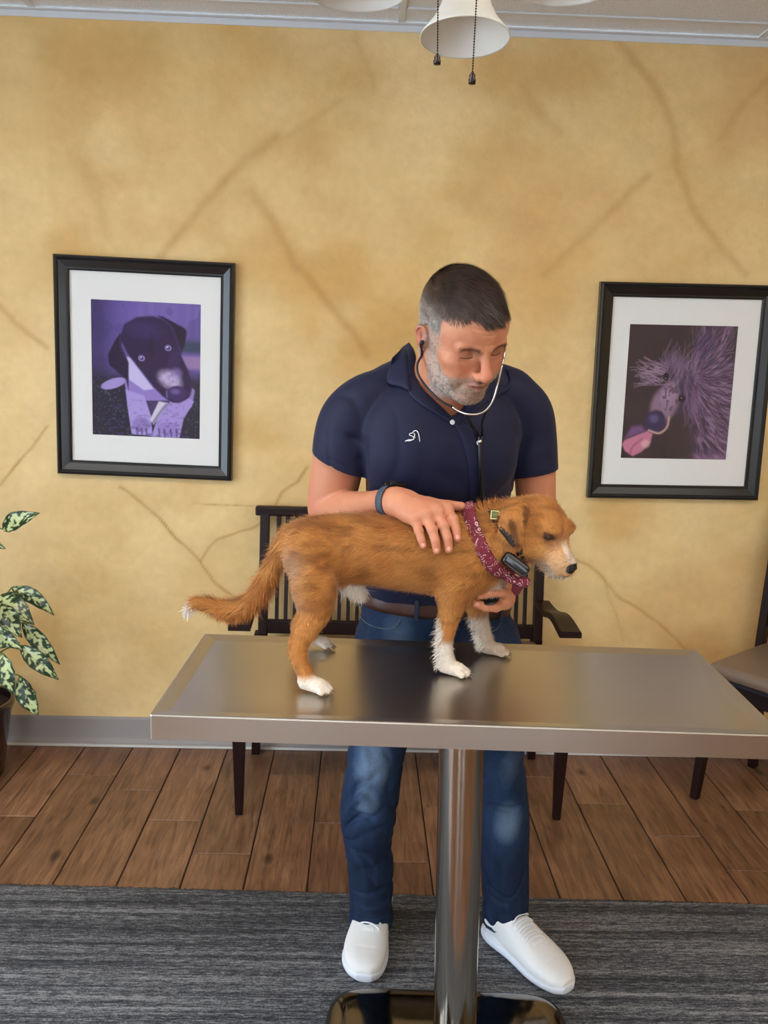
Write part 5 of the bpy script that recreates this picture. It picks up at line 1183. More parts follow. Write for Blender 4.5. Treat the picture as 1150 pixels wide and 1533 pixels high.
# --- shoes
M_SHOE = mat('white_mesh_upper', (232, 230, 228), rough=.7, bump=.5, bscale=900, bdist=.0008); M_SOLE = mat('white_foam_sole', (226, 230, 240), rough=.5); M_LACE = mat('white_lace', (238, 238, 240), rough=.7, bump=.4, bscale=1500)
def shoe(toe, heel, side):
    toe = np.array(toe); heel = np.array(heel); z0 = .0090; dx = nrm(toe-heel); L_ = np.linalg.norm(toe-heel); up = np.array([0, 0, 1.]); dy = np.cross(up, dx); R = np.stack([dx, dy, up], 1); k = L_/.295
    T = lambda P: heel+np.asarray(P)*k@R.T+np.array([0, 0, z0]) if np.asarray(P).ndim > 1 else heel+R@(np.array(P)*k)+np.array([0, 0, z0])
    sg = side; R = R @ np.diag([1, 1.13, 1.0])
    s = SDF((-.01, -.07, -.01), (.31, .07, .135), .0022, .02)
    s.loft(0, [(.010, 0, .045, .020, .028), (.030, 0, .055, .031, .045), (.070, 0, .062, .034, .056), (.105, 0, .056, .039, .053), (.145, sg*.002, .045, .044, .043), (.190, sg*.003, .035, .049, .034), (.230, sg*.002, .029, .047, .028), (.265, -sg*.002, .025, .036, .023), (.286, -sg*.005, .021, .018, .015)], 0, 0, 2.4)
    s.cap((.055, 0, .075), (.060, 0, .13), .040, .043, .02); s.plane((0, 0, .014), (0, 0, -1), .002); s.plane((.05, 0, .086), (-.6, 0, 1), .004)
    s.cap((.062, 0, .11), (.066, 0, .16), .034, .036, .004, 's')
    s.bump([(.045, sg*.038, .05), (.12, sg*.044, .035), (.20, sg*.050, .024)], -.0016, .004); s.bump([(.215, -.045, .03), (.232, 0, .062), (.215, .045, .03)], -.0012, .004)
    for q in (-1, 1): s.bump([(.105, q*.022, .108), (.14, q*.024, .088), (.175, q*.022, .070)], .002, .004)
    V, F = s.mesh(); V = relax(V, F, 2); me = np_mesh('shoe', T(V), F); o = link('shoe', me, M_SHOE, None, True); part(o, MAN)
    b = SDF((-.015, -.075, -.01), (.315, .075, .045), .002, .02); X = [(-.002, 0, .014, .012, .016), (.012, 0, .014, .028, .016), (.05, 0, .014, .0395, .016), (.11, sg*.001, .013, .041, .014), (.16, sg*.002, .013, .048, .013), (.20, sg*.003, .012, .053, .013), (.24, sg*.001, .013, .049, .013), (.272, -sg*.003, .014, .036, .013), (.290, -sg*.006, .016, .018, .011)]
    b.loft(0, X, 0, 0, 3.0); b.plane((0, 0, .0), (0, 0, -1), .002); b.plane((0, 0, .027), (0, 0, 1), .003); b.bump([(.02, sg*.034, .015), (.1, sg*.041, .012), (.2, sg*.053, .010), (.27, sg*.036, .014)], -.0015, .0022)
    V, F = b.mesh(); V = relax(V, F, 1); me = np_mesh('sole', T(V), F); q = link('sole', me, M_SOLE, None, True); part(q, o)
    for i in range(5):
        x = .108+.0155*i; zt = np.interp(x, [.105, .145, .19], [.109, .088, .069])+.0055
        A = [T((x-.004, -.027, zt-.012)), T((x, -.014, zt-.001)), T((x+.003, 0, zt+.0015)), T((x+.006, .014, zt-.001)), T((x+.009, .027, zt-.012))]
        MB().tube(spline(A, 4), .0021, 7).build('lace', M_LACE, o, True)
        if i < 4:
            A = [T((x+.009, -.027, zt-.016)), T((x+.008, -.010, zt-.002)), T((x+.010, .010, zt-.002)), T((x+.006, .027, zt-.012))]; MB().tube(spline(A, 4), .0018, 7).build('lace', M_LACE, o, True)
    Rt = Matrix((Vector(dx), Vector(dy), Vector(up))).transposed(); c = T((.180, 0, .0715)); MB().box(c, (.010, .030, .0035), Rt @ Matrix.Rotation(.42, 3, 'Y'), .001).build('lace_keeper', M_LACE, o)
    # ankle inside the shoe
    MB().tube([T((.060, 0, .085)), T((.058, 0, .150))], [.030, .034], 16).build('sock', mat('white_sock', (205, 205, 210), rough=.9), o, True)
tl_ = Wz(540, 1482, 0); shoe((tl_[0], tl_[1]+.004, 0), (tl_[0]+.045, tl_[1]+.290, 0), -1)
tr_ = Wz(856, 1494, 0); dd_ = nrm((-.60, .80, 0)); shoe((tr_[0], tr_[1], 0), tuple(tr_+dd_*.292), 1)
# ================================================================= STETHOSCOPE
def stethoscope():
    earL = MW((-.0845, .002, -.016)); earR = MW((.0850, .002, -.016))
    root = empty('stethoscope', tuple(W(716, 662, 1.655)), 'stethoscope in the man\'s ears with black tubing hanging down his navy shirt', 'stethoscope')
    MBK = mat('black_tubing', (18, 18, 22), rough=.35); MST = mat('steel_tube', (200, 198, 190), rough=.15, metal=1)
    q = lambda a, b, y: W(a, b, y)
    for e, nx in ((earL, -1), (earR, 1)):
        MB().ball(tuple(e), .0048, (1, 1, 1), 12).build('ear_tip', MBK, root, True)
    P = spline([earL+np.array([-.003, -.003, -.002]), q(632, 530, 1.652), q(625, 545, 1.655), q(627, 562, 1.652), q(641, 582, 1.645), q(660, 600, 1.632), q(677, 609, 1.625)], 6)
    MB().tube(P, .0024, 8).build('ear_tube', MBK, root, True)
    P = spline([q(677, 609, 1.625), q(688, 616, 1.618), q(700, 620, 1.610), q(716, 620, 1.602), q(729, 613, 1.597), q(739, 597, 1.594), q(746, 572, 1.594), q(752, 546, 1.598)], 6)
    MB().tube(P, .0020, 8).build('spring_tube', MST, root, True)
    P = spline([q(752, 546, 1.598), q(755, 532, 1.603), q(757, 515, 1.62), q(757, 505, 1.65), earR+np.array([.004, -.004, -.002])], 6)
    MB().tube(P, .0020, 8).build('ear_tube', MST, root, True)
    yk = hit(bvS, 716, 661, .006)[0]
    MB().tube(spline([q(697, 619, 1.612), (q(706, 636, 1.625)), hit(bvS, 712, 650, .008)[0], yk], 6), .0030, 8).build('tubing', MBK, root, True)
    MB().tube(spline([q(728, 614, 1.598), q(722, 632, 1.625), hit(bvS, 719, 650, .008)[0], yk+np.array([.002, 0, 0])], 6), .0022, 8).build('tubing', MBK, root, True)
    MB().ball(tuple(yk+np.array([0, -.004, 0])), .0045, (1, .8, 1), 10).build('yoke_rivet', MST, root, True)
    T = [yk]+[hit(bvS, a, b, .005)[0] for a, b in ((717, 680), (718, 705), (719, 730))]+[q(722, 760, 1.705), q(726, 800, 1.69), q(738, 850, 1.675), q(748, 885, 1.655), q(742, 897, 1.61), q(736, 898, 1.585)]
    MB().tube(spline(T, 6), .0044, 10).build('tubing', MBK, root, True)
    c = q(730, 897, 1.562); ax = nrm((-.12, -.25, 1)); M_ = Vector(ax).to_track_quat('Z', 'Y').to_matrix()
    MB().lathe([(.0001, -.003), (.017, -.003), (.0205, -.0015), (.0210, .001), (.0200, .002), (.018, .0028), (.0001, .003)], c, 32, M_).build('chest_piece', MBK, root, True, 40)
stethoscope()
# ================================================================= DOG COLLAR AND BANDANA
bvD = bvh_of(DOGBODY)
def neckwear():
    ax = nrm((.82, .06, .57)); c = W(738, 818, 1.588)-ax*.004
    P, e1, e2 = ring_on(bvD, c, ax, (0, -1, 0), .0085, 96, .13, 6)
    # the near side of the kerchief sags back along the shoulder
    for i in range(96):
        r = nrm(P[i]-c); near = max(0, -r[1]); low = max(0, -(r@nrm(np.cross(ax, (0, 1, 0)))*np.sign(np.cross(ax, (0, 1, 0))[2])))
        P[i] = P[i]-ax*.022*near+ax*.008*low+ax*.006*(1-near)
    mar = np.array(lin((108, 22, 42))[:3]); wh = np.array(lin((220, 190, 195))[:3])
    def colf(V):
        n = len(V); k = np.tile(mar*(1.0), (n, 1))*(.75+.5*vnoise(V, 60, 91, 2))[:, None]; return k
    m = bpy.data.materials.new('printed_bandana'); m.use_nodes = True; nt = m.node_tree; L = nt.links.new; b = nt.nodes['Principled BSDF']; b.inputs['Roughness'].default_value = .75
    at = nd(nt, 'ShaderNodeVertexColor'); at.layer_name = 'paint'; tc = nd(nt, 'ShaderNodeTexCoord'); vo = nd(nt, 'ShaderNodeTexVoronoi'); vo.feature = 'F1'; vo.inputs['Scale'].default_value = 62; L(tc.outputs['Object'], vo.inputs['Vector'])
    wv = nd(nt, 'ShaderNodeMath', operation='SINE'); ml = nd(nt, 'ShaderNodeMath', operation='MULTIPLY'); ml.inputs[1].default_value = 26; L(vo.outputs['Distance'], ml.inputs[0]); L(ml.outputs[0], wv.inputs[0])
    nz = nd(nt, 'ShaderNodeTexNoise'); nz.inputs['Scale'].default_value = 70; L(tc.outputs['Object'], nz.inputs['Vector']); mm = nd(nt, 'ShaderNodeMath', operation='MULTIPLY'); L(wv.outputs[0], mm.inputs[0])
    g1 = nd(nt, 'ShaderNodeMath', operation='GREATER_THAN'); g1.inputs[1].default_value = .52; L(nz.outputs[0], g1.inputs[0]); L(g1.outputs[0], mm.inputs[1]); g2 = nd(nt, 'ShaderNodeMath', operation='GREATER_THAN'); g2.inputs[1].default_value = .80; L(mm.outputs[0], g2.inputs[0])
    mx = nd(nt, 'ShaderNodeMix', data_type='RGBA'); L(g2.outputs[0], mx.inputs[0]); L(at.outputs[0], mx.inputs[6]); mx.inputs[7].default_value = lin((214, 176, 184)); L(mx.outputs[2], b.inputs['Base Color'])
    # sub-divided rolled band with folds
    bd = band('bandana', P, ax, .027, .009, m, DOG, colf, .0012, 9)
    tag(bd, 'maroon paisley bandana round the dog\'s neck')
    # knot and hanging corner under the chin
    kc = W(781, 874, 1.545)
    s = SDF(kc-.035, kc+.035, .0014, .012); s.cap(W(752, 862, 1.545), W(768, 868, 1.540), .0070, .0072, .005); s.cap(W(768, 868, 1.540), W(786, 872, 1.538), .007, .0090, .006); s.ell(W(785, 871, 1.538), (.0115, .0085, .0105), None, .004)
    s.bump([W(770, 862, 1.528), W(785, 866, 1.526), W(795, 872, 1.53)], -.003, .003); s.bump([W(765, 873, 1.53), W(780, 877, 1.527)], -.003, .003)
    sdf_obj('knot', s, m, bd, lambda V, N: np.tile(mar, (len(V), 1)), 1)
    strip('hanging_corner', [W(768, 874, 1.545), W(774, 877, 1.538), W(783, 880, 1.535)], [W(766, 884, 1.55), W(773, 892, 1.545), W(778, 889, 1.54)], mat('bandana_tail', (92, 18, 36), rough=.8), bd, .002, 10, 5)
    # collar nearer to the ears
    ax2 = nrm((.78, .05, .62)); c2 = W(760, 806, 1.585); Q, _, _ = ring_on(bvD, c2, ax2, (0, -1, 0), -.0005, 72, .12, 6)
    MC = mat('black_collar', (20, 20, 22), rough=.5); cb = band('dog_collar', Q, ax2, .015, .004, MC, DOG); tag(cb, 'black dog collar with tracker box')
    # buckle by the nape, tracker box under the throat
    l, n = hit(bvD, 741, 775, .0095)
    zz = nrm(n); xx = nrm(np.cross((0, 0, 1), zz)); yy = np.cross(zz, xx); Rb = Matrix((Vector(xx), Vector(yy), Vector(zz))).transposed(); bu = MB()
    for a, b_, w_, h_ in ((0, .0085, .016, .0022), (0, -.0085, .016, .0022), (.007, 0, .0022, .019), (-.007, 0, .0022, .019)): bu.box(l+xx*a+yy*b_, (w_, h_, .0026), Rb, .0009)
    bu.build('buckle', mat('pale_brass', (205, 196, 150), rough=.25, metal=1), cb); MB().box(l-zz*.001, (.011, .015, .002), Rb, .0006).build('green_tab', mat('olive_tab', (92, 110, 60), rough=.6), cb)
    a, b_ = W(756, 832, 1.528), W(788, 857, 1.520); t = nrm(b_-a); zz = nrm(np.array((-.25, -1, .12))-t*np.dot((-.25, -1, .12), t)); yy = np.cross(zz, t); Rb = Matrix((Vector(t), Vector(yy), Vector(zz))).transposed()
    MB().box((a+b_)/2+zz*.002, (.056, .025, .022), Rb, .008, 5).build('tracker_box', mat('tracker_black', (16, 16, 18), rough=.25, coat=.4), cb, True)
    MB().box((a+b_)/2+zz*.0125+yy*.003, (.046, .003, .003), Rb, .001, 2).build('tracker_trim', mat('tracker_grey', (90, 92, 96), rough=.3), cb)
neckwear()
# ================================================================= FRAMED PRINTS
class Canvas:
    def __init__(s, nx, ny, bg):
        s.nx, s.ny = nx, ny; s.u, s.v = np.meshgrid(np.linspace(0, 1, nx), np.linspace(0, 1, ny)); s.asp = ny/nx
        s.C = np.tile(np.array(lin(bg)[:3]), (ny, nx, 1)); P = np.stack([s.u, s.v*s.asp, s.u*0], -1); s.P = P
    def noise(s, sc, seed, st=(1, 1)): return vnoise(s.P*np.array([st[0], st[1], 1]), sc, seed, 3)
    def mix(s, col, w): w = np.clip(w, 0, 1)[..., None]; s.C = s.C*(1-w)+np.array(lin(col)[:3])*w
    def ell(s, c, r, col, a=1, rot=0, soft=.12, mod=None):
        x = s.u-c[0]; y = (s.v-c[1])*s.asp; ca, sa = math.cos(rot), math.sin(rot); X = (x*ca+y*sa)/r[0]; Y = (-x*sa+y*ca)/(r[1]*s.asp); d = np.hypot(X, Y); w = sstep(1+soft, 1-soft, d)*a
        s.mix(col, w if mod is None else w*mod)
    def poly(s, pts, col, a=1, soft=.006, mod=None):
        n = len(pts); ins = np.zeros(s.u.shape, bool); dist = np.full(s.u.shape, 9.0)
        for i in range(n):
            (x1, y1), (x2, y2) = pts[i], pts[(i+1) % n]; c = ((y1 > s.v) != (y2 > s.v)) & (s.u < (x2-x1)*(s.v-y1)/((y2-y1) or 1e-9)+x1); ins ^= c
            ex, ey = x2-x1, y2-y1; t = np.clip(((s.u-x1)*ex+(s.v-y1)*ey)/(ex*ex+ey*ey+1e-12), 0, 1); dist = np.minimum(dist, np.hypot(s.u-x1-t*ex, s.v-y1-t*ey))
        sd = np.where(ins, dist, -dist); w = sstep(-soft, soft, sd)*a; s.mix(col, w if mod is None else w*mod)
    def line(s, pts, w_, col, a=1):
        P = spline(pts, 5) if len(pts) > 2 else np.array(pts, float); d = np.full(s.u.shape, 9.0)
        for p, q in zip(P[:-1], P[1:]):
            ex, ey = q-p; t = np.clip(((s.u-p[0])*ex+(s.v-p[1])*ey)/(ex*ex+ey*ey+1e-12), 0, 1); d = np.minimum(d, np.hypot(s.u-p[0]-t*ex, (s.v-p[1]-t*ey)*s.asp))
        s.mix(col, np.exp(-(d/w_)**2)*a)
def art_puppy():
    c = Canvas(190, 240, (104, 86, 164)); f = lambda X, Y: ((X-277)/591, (Y-312)/752); A = lambda *p: [f(*q) for q in p]
    st = c.noise(26, 1, (1, .08)); c.mix((128, 108, 186), st*sstep(.45, .1, c.v)*sstep(.2, .5, c.u)); c.mix((52, 44, 98), sstep(.3, .05, c.u)*.8); c.mix((42, 34, 92), (c.noise(6, 2) > .55)*.25)
    c.mix((36, 64, 84), sstep(.24, .30, c.v)*sstep(.38, .34, c.v)*sstep(.75, .85, c.u)*.9); c.mix((160, 128, 178), sstep(.37, .40, c.v)*sstep(.50, .46, c.v)*sstep(.75, .85, c.u)*.9)
    g = sstep(.46, .60, c.v); gn = c.noise(60, 3); c.mix((28, 30, 58), g); c.mix((78, 92, 112), g*sstep(.58, .75, gn)*.8)
    c.ell(f(395, 770), (.12, .035), (168, 150, 214), 1, -.35)
    c.poly(A((455, 610), (520, 640), (640, 780), (780, 720), (835, 790), (820, 880), (740, 960), (560, 940), (470, 860), (455, 760)), (150, 130, 206)); c.poly(A((462, 625), (480, 620), (612, 790), (560, 800), (480, 745)), (206, 196, 240))
    c.poly(A((520, 860), (700, 850), (690, 900), (600, 990), (560, 920)), (40, 28, 78), .9)
    c.poly(A((460, 800), (560, 830), (598, 945), (604, 1056), (492, 1050), (470, 900)), (176, 158, 224)); c.poly(A((640, 930), (700, 862), (800, 830), (832, 850), (775, 950), (752, 1062), (600, 1058)), (170, 150, 220))
    sp = c.noise(34, 7); c.mix((70, 52, 120), (sp > .62)*(c.v > .72)*(np.abs(c.u-.5) < .35)*.5*(sstep(.85, .95, c.v)*.5+.5))
    c.ell(f(545, 995), (.085, .055), (120, 96, 170), .5); c.ell(f(690, 1010), (.10, .05), (128, 104, 180), .4)
    for x in (520, 545, 570, 640, 670, 705, 735): c.line(A((x, 1015), (x+4, 1055)), .008, (40, 30, 80), .8)
    c.poly(A((592, 965), (640, 858), (690, 866), (648, 930), (612, 990)), (214, 208, 226)); c.line(A((605, 985), (650, 915), (680, 875)), .012, (96, 84, 130), .8)
    D = (36, 20, 74)
    c.poly(A((436, 495), (455, 440), (520, 400), (600, 388), (690, 410), (740, 500), (762, 600), (800, 680), (820, 760), (800, 830), (720, 862), (660, 830), (610, 780), (540, 690), (470, 600), (440, 540)), D, 1, .012)
    c.poly(A((430, 492), (445, 500), (440, 560), (478, 650), (476, 808), (462, 745), (372, 668), (366, 610), (400, 540)), (30, 16, 62), 1, .008); c.poly(A((632, 388), (660, 388), (780, 448), (790, 470), (782, 530), (762, 584), (735, 520), (700, 440)), (26, 14, 56), 1, .008)
    c.line(A((640, 390), (705, 440), (745, 540), (760, 580)), .010, (70, 50, 120), .5); c.line(A((436, 500), (432, 560), (470, 640)), .008, (66, 46, 116), .5)
    c.ell(f(560, 470), (.15, .06), (66, 48, 118), .45, .1, .6); c.ell(f(600, 560), (.03, .09), (20, 8, 52), .6, 0, .5); c.ell(f(720, 640), (.05, .1), (60, 42, 108), .5, .3, .6)
    c.ell(f(700, 735), (.105, .060), (206, 190, 232), .95, .5, .45, .35+.9*c.noise(40, 9)); c.ell(f(735, 700), (.05, .04), (150, 128, 200), .5, .5, .5)
    c.ell(f(738, 812), (.098, .060), (62, 38, 104), 1, -.12); c.ell(f(730, 800), (.04, .02), (140, 120, 190), .5, 0, .6); c.line(A((680, 838), (740, 858), (800, 826), (818, 770)), .010, (30, 16, 66), .9); c.line(A((682, 800), (684, 836)), .006, (150, 130, 200), .6)
    for e in ((547, 623), (690, 560)): c.ell(f(*e), (.040, .026), (30, 16, 62), 1); c.ell(f(*e), (.030, .022), (150, 132, 200), 1, 0, .2); c.ell(f(*e), (.017, .013), (44, 28, 88), 1, 0, .2); c.ell(f(e[0]-3, e[1]-4), (.007, .006), (235, 230, 250), 1)
    return c
def art_poodle():
    c = Canvas(190, 240, (50, 40, 54)); 
    def f(X, Y): v = (Y-340)/790; return ((X-(330-60*v))/(636-12*v), v)
    A = lambda *p: [f(*q) for q in p]
    c.mix((76, 62, 70), c.noise(4, 1)*.5); hx, hy = f(690, 640); ang = np.arctan2(c.v-hy, c.u-hx); rad = np.hypot(c.u-hx, (c.v-hy)*c.asp); st = vnoise(np.stack([ang*3.0+rad*2.2, rad*1.5, rad*0], -1), 9, 4, 4)
    fur = sstep(.02, .14, c.u-np.interp(c.v, [0, .1, .3, .5, .7, .85, 1], [.60, .58, .52, .50, .56, .60, .62])); c.mix((78, 58, 90), fur); c.mix((150, 122, 158), fur*sstep(.45, .75, st)*.9); c.mix((40, 28, 60), fur*sstep(.5, .3, st)*.6)
    c.mix((40, 30, 44), sstep(.90, 1.0, c.u)*sstep(.5, .1, c.v)*.9); c.ell(f(770, 470), (.10, .10), (56, 44, 92), .6, 0, .5)
    c.poly(A((500, 560), (560, 520), (700, 560), (720, 700), (690, 820), (600, 880), (540, 800)), (66, 50, 84), .9, .02)
    c.ell(f(535, 800), (.12, .14), (150, 120, 146), 1, .35, .25); c.ell(f(560, 740), (.07, .09), (170, 142, 168), .8, .3, .5); sp = c.noise(60, 6, (1, .6)); c.ell(f(560, 770), (.10, .12), (62, 44, 76), .7, .3, .3, sstep(.52, .62, sp))
    c.ell(f(478, 905), (.095, .085), (58, 48, 92), 1, .2, .15); c.ell(f(470, 890), (.04, .03), (120, 108, 160), .6, .3, .6); c.line(A((440, 960), (500, 975), (545, 940), (560, 880)), .010, (214, 176, 170), .9)
    c.poly(A((282, 1045), (300, 1085), (345, 1115), (400, 1085), (450, 1030), (462, 978), (430, 965), (380, 985), (300, 1020)), (206, 128, 158), 1, .01); c.line(A((330, 1100), (345, 1060), (400, 1010)), .010, (160, 84, 120), .8); c.ell(f(420, 1040), (.04, .03), (232, 186, 190), .7, -.6, .5); c.poly(A((300, 1010), (340, 940), (400, 930), (420, 965)), (132, 92, 150), .8, .02)
    rr = np.random.default_rng(5)
    for i in range(90):
        x, y = rr.uniform(430, 560), rr.uniform(560, 690); l = rr.uniform(40, 110); a = rr.uniform(2.6, 3.9); c.line(A((x, y), (x+math.cos(a)*l, y+math.sin(a)*l*.8-10)), .0035, (176, 146, 176), .45)
    for i in range(160):
        x, y = rr.uniform(690, 900), rr.uniform(380, 1080); a = math.atan2(y-640, x-640)+rr.uniform(-.3, .3); l = rr.uniform(40, 110); c.line(A((x, y), (x+math.cos(a)*l, y+math.sin(a)*l+15)), .0035, (rr.integers(120, 190), 118, 160), .35)
    for i in range(110):
        x = rr.uniform(520, 730); y = rr.uniform(560, 700); l = rr.uniform(60, 150); c.line(A((x, y), (x+rr.uniform(-10, 25), y-l*.5), (x+rr.uniform(0, 60), y-l)), .0032, (150, 124, 158), .35)
    for i in range(60):
        x = rr.uniform(640, 740); y = rr.uniform(640, 820); c.line(A((x, y), (x+rr.uniform(0, 25), y+60), (x+rr.uniform(-10, 20), y+120)), .004, (128, 100, 140), .4)
    c.ell(f(635, 768), (.035, .026), (24, 18, 30), 1); c.ell(f(631, 764), (.007, .005), (150, 145, 165), .8); c.ell(f(542, 642), (.026, .030), (22, 16, 30), 1); c.ell(f(540, 652), (.006, .005), (150, 145, 165), .8)
    c.mix((150, 110, 150), sstep(.92, 1.0, c.v)*sstep(.62, .8, c.u)*.6); return c
def picture(label, cx, cz, Wd, Hd, th, inset, prn, art, fw=.050):
    """prn: (x0, z0, x1, z1) of the print relative to the frame centre"""
    root = empty('framed_print', (cx, RY1, cz), label, 'picture', 'framed dog portraits on the wall')
    R = Matrix.Rotation(th, 4, 'Y'); Mx = Matrix.Translation((cx, RY1-.001, cz)) @ R
    MF = mat('black_satin_frame', (20, 19, 20), rough=.28, coat=.3, noise=.1, nscale=60, bump=.06, bscale=120)
    prof = [(0, 0), (0, -.026), (.003, -.031), (.009, -.033), (.014, -.030), (.017, -.026), (.040, -.018), (.046, -.0175), (fw, -.015), (fw, 0)]
    b = MB(); rings = []
    for ins, y in prof: rings.append([b.bm.verts.new((sx*(Wd/2-ins), y, sz*(Hd/2-ins))) for sx, sz in ((-1, -1), (1, -1), (1, 1), (-1, 1))])
    for P_, Q_ in zip(rings[:-1], rings[1:]):
        for k in range(4): b.bm.faces.new((P_[k], P_[(k+1) % 4], Q_[(k+1) % 4], Q_[k]))
    def add(o): o.matrix_world = Mx; part(o, root); return o
    add(b.build('frame', MF))
    w2, h2 = Wd/2-fw+.002, Hd/2-fw+.002; x0, z0, x1, z1 = prn; m = MB()
    for a, c_, d, e in ((-w2, x0, -h2, h2), (x1, w2, -h2, h2), (x0, x1, -h2, z0), (x0, x1, z1, h2)): m.box(((a+c_)/2, -.006, (d+e)/2), (c_-a, .003, e-d))
    add(m.build('mat_board', mat('white_mat_board', (238, 238, 236), rough=.85)))
    can = art(); me = grid_mesh('print', can.nx, can.ny, lambda u, v: np.stack([x0-.002+u*(x1-x0+.004), np.full_like(u, -.004), z1+.002-v*(z1-z0+.004)], 1)); set_cols(me, can.C.reshape(-1, 3))
    add(link('print', me, mat('ink_print', rough=.6, attr='paint', spec=.3), None))
    add(MB().box((0, -.010, 0), (w2*2, .002, h2*2)).build('glass', thin_glass('picture_glass')))
    return root
def wp(x, y): q = W(x, y, RY1); return np.array([q[0], q[2]])
def mk_picture(label, cor, pr, art, th):
    C_ = [wp(*p) for p in cor]; c = sum(C_)/4; Wd = (np.linalg.norm(C_[1]-C_[0])+np.linalg.norm(C_[2]-C_[3]))/2; Hd = (np.linalg.norm(C_[3]-C_[0])+np.linalg.norm(C_[2]-C_[1]))/2
    P = [wp(*p)-c for p in pr]; ca, sa = math.cos(th), math.sin(th); P = [np.array([p[0]*ca-p[1]*sa, p[0]*sa+p[1]*ca]) for p in P]
    x0 = (P[0][0]+P[3][0])/2; x1 = (P[1][0]+P[2][0])/2; z1 = (P[0][1]+P[1][1])/2; z0 = (P[2][1]+P[3][1])/2
    picture(label, c[0], c[1], Wd, Hd, th, 0, (x0, z0, x1, z1), art)
mk_picture('purple-toned print of a spotted puppy in black frame, left of the man', [(83, 380), (353, 396), (349, 718), (90, 708)], [(137, 447), (301, 457), (300, 657), (140, 650)], art_puppy, .0175)
mk_picture('purple-toned print of a shaggy dog with its tongue out, black frame right of the man', [(898, 422), (1160, 428.5), (1132, 747), (876, 744)], [(943, 486), (1104, 488), (1086, 688), (928, 685)], art_poodle, -.010)
